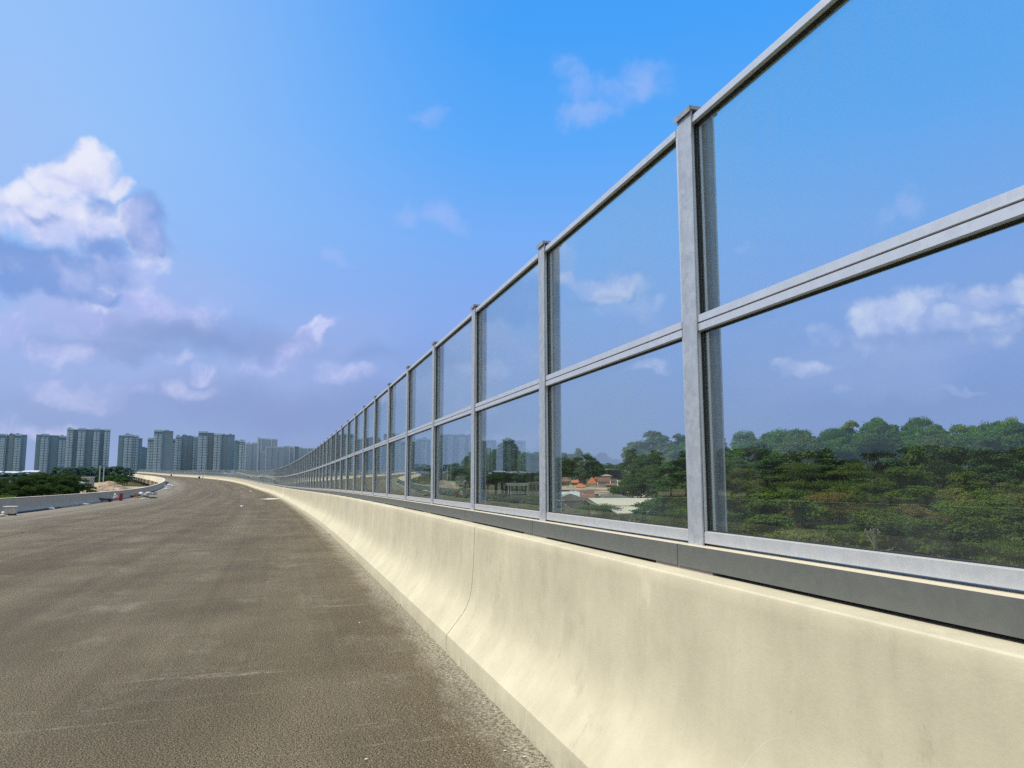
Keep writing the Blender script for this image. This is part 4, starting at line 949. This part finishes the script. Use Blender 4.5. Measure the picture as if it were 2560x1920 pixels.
o = house('warehouse', 1514, 1571, 1175, 1172, 560, 'black walled building with a thin pale flat roof behind the village', 'black', 'tile_g', 'flat', 0, 0, cat='warehouse', dd=.6)
house('shed', 1443, 1481, 1244, 1225, 210, 'shed with a faded red brown pitched roof behind the grey gable', 'pl_b', 'tile_r', 'gabx', 0, 0, cat='shed', dd=.9)
house('shed', 1398, 1444, 1240, 1228, 190, 'shed with a white sheet roof behind the grey gable', 'pl_g', 'shed_roof', 'gabx', 0, 0, cat='shed', dd=.5)
house('gabled_shed', 1378, 1467, 1249, 1232, 150, 'dark grey gabled shed facing the third pane', 'pl_g', 'tile_g', 'gaby', 0, 0, cat='shed', dd=.8)
house('long_shed', 1496, 1592, 1238, 1234, 240, 'long low white shed behind the beige roofed hall', 'pl_w', 'pl_w', 'flat', 1, 9, cat='shed', dd=.15)
house('long_shed', 1588, 1634, 1242, 1234, 235, 'grey roofed shed behind the right half of the beige hall', 'pl_g', 'tile_g', 'gabx', 0, 0, cat='shed', dd=.4)
for k, (u0, u1, ve, vt, Yq, rf, ds) in enumerate(((1446, 1462, 1199, 1193, 560, 'tile_b', 'dark brown roof half hidden left of the tallest orange roof'), (1462, 1472, 1214, 1210, 470, 'tile_b', 'tiny brown roof between the two front orange roofs'), (1513, 1534, 1213, 1208, 450, 'tile_b', 'brown lean-to roof in front of the long tiled house'), (1526, 1548, 1221, 1217, 420, 'tile_b', 'low dark roof left of the grey pyramid pavilion'), (1554, 1574, 1210, 1203, 470, 'tile_b', 'rust brown roof at the right end of the village'), (1466, 1488, 1226, 1222, 400, 'tile_b', 'long low rust roof closest to the beige hall'), (1380, 1402, 1209, 1201, 520, 'tile_o', 'orange roof just behind the third post'))):
    house('village_house', u0, u1, ve, vt, Yq, 'village house with a '+ds, 'pl_b', rf, 'gabx', 1, 3)
# beige hall: two stepped lean-to roofs over a grey wall
Y = 128; xa = lambda u, Y=128: (u-1280)/F_PX*Y
o = empty('long_hall', (0, 0, 0), 0, 'long hall with two stepped beige sheet roofs below the village', 'hall')
za = lambda v, Y: H0+(1182-v)/F_PX*Y
b = MB(); x0, x1 = xa(1468, 140), xa(1672, 140)
b.add([(x0+.6, 128, za(1262, 128)), (x1, 128, za(1262, 128)), (x1, 140, za(1244, 140)), (x0, 140, za(1244, 140)), (x0+.6, 128, za(1262, 128)-.15), (x1, 128, za(1262, 128)-.15), (x1, 152, za(1262, 128)-.15), (x0+.6, 152, za(1262, 128)-.15)], [(0, 1, 2, 3), (0, 4, 5, 1), (3, 2, 6, 7), (0, 3, 7, 4), (1, 5, 6, 2)]); b.build('roof', M['beige'], o)
b = MB(); b.box(x0+1, x1-.3, 128.6, 151, GZ, za(1262, 128)-.16); b.build('wall', M['pl_g'], o)
b = MB(); x2, x3 = xa(1527, 120), xa(1655, 120)
zb_, zc_ = za(1281, 116), za(1265.5, 126)
b.add([(x2+.4, 116, zb_), (x3, 116, zb_), (x3, 128.5, zc_), (x2, 128.5, zc_), (x2+.4, 116, zb_-.15), (x3, 116, zb_-.15), (x3, 128.5, zc_-.15), (x2, 128.5, zc_-.15)], [(0, 1, 2, 3), (0, 4, 5, 1), (0, 3, 7, 4), (1, 5, 6, 2), (4, 7, 6, 5)]); b.build('lower_roof', M['beige'], o)
b = MB(); b.box(x2+.8, x3-.4, 116.8, 128.4, GZ, zb_-.16); b.build('lower_wall', M['pl_g'], o)
for (u0, u1, va, vb) in ((1546, 1558, 1285, 1303), (1580, 1593, 1284, 1300), (1602, 1610, 1286, 1300), (1626, 1634, 1286, 1300)):
    b = MB(); b.box(xa(u0, 116.7), xa(u1, 116.7), 116.72, 116.79, za(vb, 116.7), za(va, 116.7)); b.build('window', M['win'], o)
for k, (u, v) in enumerate(((1571, 1296), (1583, 1301), (1595, 1307))):
    Yq = 112-k*2; b = MB(); x, z = xa(u, Yq), za(v, Yq)
    b.box(x-.05, x+.65, Yq, Yq+.5, z, z+.12); b.box(x-.05, x+.1, Yq, Yq+.5, GZ, z); b.box(x+.5, x+.65, Yq, Yq+.5, GZ, z)
    q = b.build('white_stand', M['pl_w']); tag(q, ['leftmost of three white frames in front of the beige hall', 'middle one of three white frames in front of the beige hall', 'rightmost of three white frames in front of the beige hall'][k], 'frame')
b = MB(); x, z = xa(1622, 112), za(1296, 112); b.lathe([(.05, -.3), (.3, -.15), (.36, 0), (.25, .2), (.05, .28)], (x, 112, z)); b.tube([(x, 112, GZ), (x, 112, z-.25)], .06, 6)
tag(b.build('ventilator', M['galv']), 'round silver ventilator on a stem in front of the beige hall', 'ventilator')
o = house('small_block', 1668, 1701, 1218, 1216, 190, 'small white block building with a dark opening below the water tank', 'pl_w', 'pl_w', 'flat', 1, 2, cat='building')
x, y, z = PX(1697, 1208, 192); b = MB(); b.lathe([(.48, 0), (.5, .1), (.5, .85), (.4, 1.0), (.1, 1.05)], (x, y, z)); o2 = b.build('water_tank', M['galv']); tag(o2, 'round steel water tank above the small white block', 'water tank')
b = MB()
for dx, dy in ((-.4, -.4), (.4, -.4), (.4, .4), (-.4, .4)): b.box(x+dx-.05, x+dx+.05, y+dy-.05, y+dy+.05, GZ, z-.002)
o3 = b.build('tank_stand', M['pl_w']); tag(o3, 'slim white four legged stand carrying the steel water tank', 'stand')
# left pane: wall, carport, block, pagoda
o = house('perimeter_wall', 1205, 1254, 1207, 1206, 330, 'long low beige wall at the foot of the dark trees', 'beige', 'beige', 'flat', 0, 0, cat='wall', dd=.06)
Y = 210; o = empty('carport', (0, 0, 0), 0, 'open carport with a thin pale roof on white posts', 'carport')
b = MB(); b.box(xa(1264, Y), xa(1322, Y), Y, Y+6, za(1211, Y), za(1208, Y)); b.build('roof', M['tile_g'], o)
b = MB(); b.box(xa(1266, Y), xa(1320, Y), Y-.06, Y-.003, za(1213.5, Y), za(1211, Y)); b.build('fascia', M['pl_w'], o)
for u in (1271, 1277, 1318): b = MB(); b.box(xa(u, Y)-.14, xa(u, Y)+.14, Y+.1, Y+.38, GZ, za(1211.2, Y)); b.build('post', M['pl_w'], o)
house('block_building', 1320, 1350, 1206, 1205, 200, 'plain grey block building right of the carport', 'pl_g', 'tile_g', 'flat', 1, 3, cat='building', dd=.8)
x, y, _ = PX(1340, 1200, 300); o = empty('pagoda', (x, y, GZ), 0, 'narrow dark pagoda with tan tiers behind the plain grey block', 'pagoda')
for k in range(4):
    zt = hgt(1204-k*7, 300); w = 1.3-.22*k
    b = MB(); b.box(-w*.7, w*.7, -w*.7, w*.7, zt-2.2 if k else 0, zt-.3); b.build('tier', M['beige'] if k % 2 == 0 else M['pl_b'], o)
    b = MB(); roof_hip(b, w, w, zt-.3, zt+.35, .15, .1); b.build('tier_roof', M['tile_b'], o)
# utility pole in the foliage
x, y, z = PX(2186, 1322, 34); o = empty('utility_pole', (x, y, GZ), -.3, 'grey concrete utility pole with a short crossarm among the olive trees', 'utility pole')
hh = z-GZ; b = MB(); b.tube([(0, 0, 0), (0, 0, hh)], [.14, .09], 10); b.build('pole', M['bark'], o)
b = MB(); b.box(-.42, .22, -.05, .05, hh-.18, hh-.10); b.build('crossarm', M['pl_b'], o)
b = MB(); b.tube([(-.38, 0, hh-.15), (-.05, 0, hh-.75)], .02, 6); b.build('brace', M['galv'], o)
for X in (-.36, -.15, .14): b = MB(); b.lathe([(.02, 0), (.035, .03), (.02, .05), (.03, .08), (.01, .10)], (X, 0, hh-.1), 8); b.build('insulator', M['pl_g'], o)

# ------------------------------------------------------------------ things lying on the road
def onroad(u, v):
    """road point sighted at u,v"""
    r = ray(u, v); best = None
    for i in range(1, 4000):
        t = i*.1*(1+i*.0006); x, y, z = r[0]*t, r[1]*t, H0+r[2]*t
        d2 = (_P[:, 0]-x)**2+(_P[:, 1]-y)**2; j = int(np.argmin(d2)); s = SS[j]; th = _th[j]
        n = -((x-_P[j, 0])*math.cos(th)+(y-_P[j, 1])*math.sin(th))
        if z <= zroad(s, n): return (x, y, zroad(s, n)), th
    return (x, y, z), th
red = plain('red_plastic', (.33, .03, .03, 1), .45, var=.15); white = plain('white_plastic', (.75, .74, .68, 1), .5, var=.1); dark = plain('dark_rubber', (.03, .032, .036, 1), .7, var=.3)
orng = plain('orange_plastic', (.62, .27, .08, 1), .5, var=.15); sack = plain('cement_sack', (.55, .52, .44, 1), .9, var=.2, scale=6, bump=.5); wood = plain('scrap_timber', (.36, .30, .21, 1), .9, var=.3, scale=5); blu = plain('blue_grey_plastic', (.10, .15, .19, 1), .5, var=.2)
def put(name, u, v, rz=0): p, th = onroad(u, v); return p, th+rz
def bucket(u, v, mt, lbl, r=.22, h=.42):
    p, a = put('bucket', u, v); o = empty('bucket', p, a, lbl, 'bucket')
    b = MB(); b.lathe([(r*.8, .0), (r, h*.94), (r*1.06, h*.95), (r*1.06, h), (r*.95, h), (r*.92, h*.9)], n=16); b.build('body', mt, o)
    b = MB(); b.tube([(r*math.cos(t_), 0, h*.85-.18*math.sin(t_)) for t_ in [math.pi*i/8 for i in range(9)]], .012, 5); b.build('handle', M['galv'], o)
def plank(u, v, L, w, h, rz, lbl, mt, name='plank', cat='plank'):
    p, a = put(name, u, v); b = MB(); Mx = Matrix.Rotation(R(2), 4, 'Y'); b.box(-L/2, L/2, -w/2, w/2, 0.01, h, Mx); b.box(-L*.3, L*.45, -w*.9, -w*.2, h*1.05, h*1.9, Mx)
    o = b.build(name, mt, None, .004); o.location = p; o.rotation_euler.z = a+rz; tag(o, lbl, cat)
def lump(name, u, v, r, lbl, cat, mt, seed=1):
    p, a = put(name, u, v); b = MB(); b.blob((0, 0, r[2]*.8), r, seed, 12, .22); b.blob((r[0]*.9, r[1]*.2, r[2]*.5), (r[0]*.6, r[1]*.7, r[2]*.6), seed+3, 10, .2)
    o = b.build(name, mt); o.location = p; o.rotation_euler.z = a; tag(o, lbl, cat); return o
# paint pot and sacks by the left edge
p, a = put('pot', 26, 1289); o = empty('cement_box', p, a, 'square white tub with a raised lid standing at the far left of the road', 'tub')
b = MB(); b.box(-.32, .32, -.26, .26, .12, .52); b.build('body', sack, o, .03); b = MB(); b.box(-.42, .36, -.30, .30, .56, .62); b.build('lid', white, o, .01)
b = MB()
for X in (-.25, .25):
    for Yq in (-.2, .2): b.box(X-.04, X+.04, Yq-.04, Yq+.04, 0, .12)
b.build('feet', dark, o)
lump('sack', 13, 1289, (.32, .24, .16), 'crumpled white sack beside the square tub', 'sack', sack, 2)
lump('sack', 5, 1291, (.22, .2, .08), 'flattened pale sack nearest the left edge of the picture', 'sack', sack, 5)
# pipes along the foot of the left barrier
def pipe(s0, s1, n, r, mt, lbl, z=.0):
    b = MB(); b.tube([RD(s0+(s1-s0)*k/12, n+.03*math.sin(k), r+z) for k in range(13)], r, 8); tag(b.build('pipe', mt), lbl, 'pipe')
pipe(38, 55, WD-.50, .055, blu, 'long blue grey pipe lying along the foot of the left barrier')
pipe(56, 74, WD-.46, .05, dark, 'dark pipe lying along the foot of the left barrier beyond the blue one')
pipe(120, 170, WD-.55, .07, dark, 'dark hose following the foot of the left barrier round the bend')
lump('rubble', 126, 1273.5, (.22, .16, .10), 'white rubble lump between two pipe ends by the left barrier', 'rubble', white, 3)
lump('rubble', 181, 1265, (.30, .2, .24), 'upright pale lump against the left barrier before the cracked joint', 'rubble', sack, 4)
lump('rubble', 212, 1263, (.40, .25, .10), 'flat pale lump just past the cracked joint of the left barrier', 'rubble', sack, 8)
lump('rubble', 153, 1270, (.14, .12, .07), 'tiny grey stone between the lumps along the left barrier', 'stone', M['blk'], 9)
# dark wheelbarrow-like cart, red chair
p, a = put('cart', 257, 1255.5); o = empty('wheelbarrow', p, a+.2, 'dark blue wheelbarrow tipped beside the left barrier', 'wheelbarrow')
b = MB(); b.add([(-.45, -.3, .22), (.45, -.25, .22), (.45, .25, .22), (-.45, .3, .22), (-.7, -.42, .5), (.62, -.38, .42), (.62, .38, .42), (-.7, .42, .5)], [(3, 2, 1, 0), (0, 1, 5, 4), (1, 2, 6, 5), (2, 3, 7, 6), (3, 0, 4, 7)]); b.build('tray', blu, o)
b = MB()
for Yq in (-.28, .28): b.tube([(.7, Yq*.3, .2), (-.4, Yq, .22), (-1.0, Yq, .95)], .03, 6); b.tube([(-.35, Yq, .2), (-.4, Yq, 0)], .025, 6)
b.build('handles', dark, o)
b = MB(); b.lathe([(.02, -.05), (.2, -.05), (.22, 0), (.2, .05), (.02, .05)], n=14); w = b.build('wheel', dark, o); w.location = (.72, 0, .2); w.rotation_euler.x = R(90)
lump('sack', 271, 1251.5, (.3, .2, .08), 'flat pale bag just right of the dark wheelbarrow', 'bag', sack, 12)
p, a = put('chair', 292, 1252); o = empty('stool', p, a+.3, 'red plastic chair with a white bundle on it by the left barrier', 'chair')
b = MB(); b.box(-.55, .6, -.28, .28, .14, .22); b.build('seat', red, o, .02)
b = MB(); b.box(.52, .6, -.28, .28, .22, .95); b.build('backrest', red, o, .02)
for X in (-.48, .52):
    for Yq in (-.22, .22): b = MB(); b.box(X-.03, X+.03, Yq-.03, Yq+.03, 0, .14); b.build('leg', red, o)
b = MB(); b.blob((-.1, 0, .42), (.3, .24, .22), 4); b.blob((-.22, 0, .68), (.14, .14, .2), 6); q = b.build('bundle', white); q.location = p; q.rotation_euler.z = a+.3; tag(q, 'white cloth bundle heaped on the red chair', 'bundle')
p, a = put('crate', 302, 1252); b = MB(); b.box(-.16, .16, -.2, .2, 0, .85); b.box(-.2, .2, -.24, .24, .85, .9); q = b.build('red_board', red, None, .01); q.location = p; q.rotation_euler.z = a; tag(q, 'narrow upright dark red box right of the red chair', 'box')
bucket(340, 1244, orng, 'orange bucket standing among the litter by the left barrier', .26, .62)
lump('bag', 331, 1243.5, (.5, .3, .16), 'black bag left of the orange bucket', 'bag', dark, 21)
lump('scrap', 323, 1243.5, (.34, .2, .1), 'brown scrap left of the black bag', 'scrap', wood, 22)
lump('sack', 351, 1239.5, (.55, .35, .3), 'white sack right of the orange bucket', 'sack', white, 23)
lump('sack', 371, 1236.5, (.6, .35, .24), 'pale sack furthest from the orange bucket', 'sack', sack, 24)
plank(361, 1243, 2.3, .28, .14, 1.25, 'grey timber planks stacked in the litter by the left barrier', wood)
plank(384, 1237.5, 3.2, .2, .08, 1.35, 'long pale plank lying right of the sacks', sack)
plank(386, 1233.5, 2.0, .2, .08, 1.3, 'dark short plank close to the barrier foot past the sacks', dark)
lump('tyre', 377, 1246, (.55, .4, .12), 'black tyre like scrap lying out on the road', 'scrap', dark, 26)
lump('rubble', 358, 1247, (.5, .2, .05), 'thin white scraps scattered in front of the planks', 'scrap', white, 27)
lump('rubble', 346, 1244.5, (.3, .2, .06), 'dull red brick scraps right of the orange bucket', 'bricks', M['tile_b'], 28)
# bench of white boards at the bend
p, a = put('bench', 417, 1208); o = empty('trestle_bench', p, a+1.3, 'white board laid over a low trestle at the bend of the left barrier', 'bench')
b = MB(); b.box(-1.3, 1.3, -.2, .2, .42, .5); b.build('board', white, o)
for X in (-1.1, 1.1): b = MB(); b.box(X-.06, X+.06, -.18, .18, 0, .42); b.build('leg', dark, o)
for k, (u, v) in enumerate(((413, 1217), (416, 1223), (421, 1213), (426, 1213.5), (432, 1215))):
    lump('rubble', u, v, (.45, .3, .14), 'white rubble lump strewn below the trestle bench', 'rubble', white, 30+k)['group'] = 'white rubble below the trestle bench'
# far things along the right barrier
def drum(u, v, r, h, mt, lbl, cat):
    p, a = put('drum', u, v); b = MB(); b.lathe([(r*.96, 0), (r, .03), (r, h*.33), (r*1.04, h*.35), (r, h*.37), (r, h*.97), (r*.9, h)], n=12); o = b.build('drum', mt); o.location = p; tag(o, lbl, cat)
drum(498, 1196.5, .42, 1.0, dark, 'black drum at the foot of the far right barrier', 'drum')
drum(428, 1190.3, .5, 1.2, dark, 'smaller looking black drum farther along the right barrier', 'drum')
p, a = put('board', 507, 1196.5); b = MB(); b.box(-.9, .9, -.04, .04, 0, 1.05); q = b.build('white_board', white); q.location = p; q.rotation_euler.z = a+R(70); tag(q, 'white board leaning up beside the black drum on the far right', 'board')
# loose bits on the near asphalt
lump('stone', 626.5, 1230.5, (.22, .17, .14), 'white stone on the road before the bright strip of slurry', 'stone', white, 41)
lump('stone', 604, 1268, (.10, .08, .07), 'small white pebble in the middle of the road', 'stone', white, 42)
for k, (u, v, r, l) in enumerate(((1262, 1881, .010, 'left one of three white chips near the bottom of the picture'), (1290, 1874, .007, 'upper right of three white chips near the bottom of the picture'), (1312, 1893, .009, 'lower right of three white chips near the bottom of the picture'),
                                 (915, 1911, .010, 'pale chip at the bottom edge of the road'), (899, 1558, .012, 'lone pale chip halfway up the road'), (1005, 1514, .025, 'dark crumb of asphalt against the kerb'), (825, 1337, .03, 'black crumb against the kerb far along'))):
    lump('stone', u, v, (r, r*.7, r*.35), l, 'stone', white if k < 5 else dark, 50+k)
p, a = put('twig', 1335, 1862); b = MB(); b.tube([(0, 0, .012), (.05, .02, .02), (.09, .01, .012), (.15, .05, .008)], [.005, .004, .003, .001], 6); b.tube([(.09, .01, .012), (.12, -.02, .02)], .002, 5)
q = b.build('twig', wood); q.location = p; q.rotation_euler.z = a; tag(q, 'thin dry twig leaning on the kerb near the bottom of the picture', 'twig')
# slurry spill tongue on the far right foot
ps = []
b = MB(); p0_ = RD(88, .9, .004); n = 20; rr = random.Random(2); vs = [RD(88, 1.3, .03)]
for k in range(n):
    a = 2*math.pi*k/n; q = rr.uniform(.75, 1.2); vs.append(RD(88+3.0*math.sin(a)*q, 1.5+1.0*math.cos(a)*q, .004))
b.add(vs, [(0, 1+k, 1+(k+1) % n) for k in range(n)], True); tag(b.build('slurry_spill', sack), 'pale hardened slurry tongue spreading from the foot of the right barrier', 'spill')

# ------------------------------------------------------------------ render settings
sc.view_settings.view_transform = 'Standard'; sc.view_settings.look = 'None'; sc.view_settings.exposure = 0; sc.view_settings.gamma = 1
sc.render.engine = 'CYCLES'
c = sc.cycles; c.max_bounces = 5; c.transparent_max_bounces = 14; c.diffuse_bounces = 2; c.glossy_bounces = 2; c.transmission_bounces = 2; c.adaptive_threshold = .02; c.use_denoising = False
sc.render.film_transparent = False
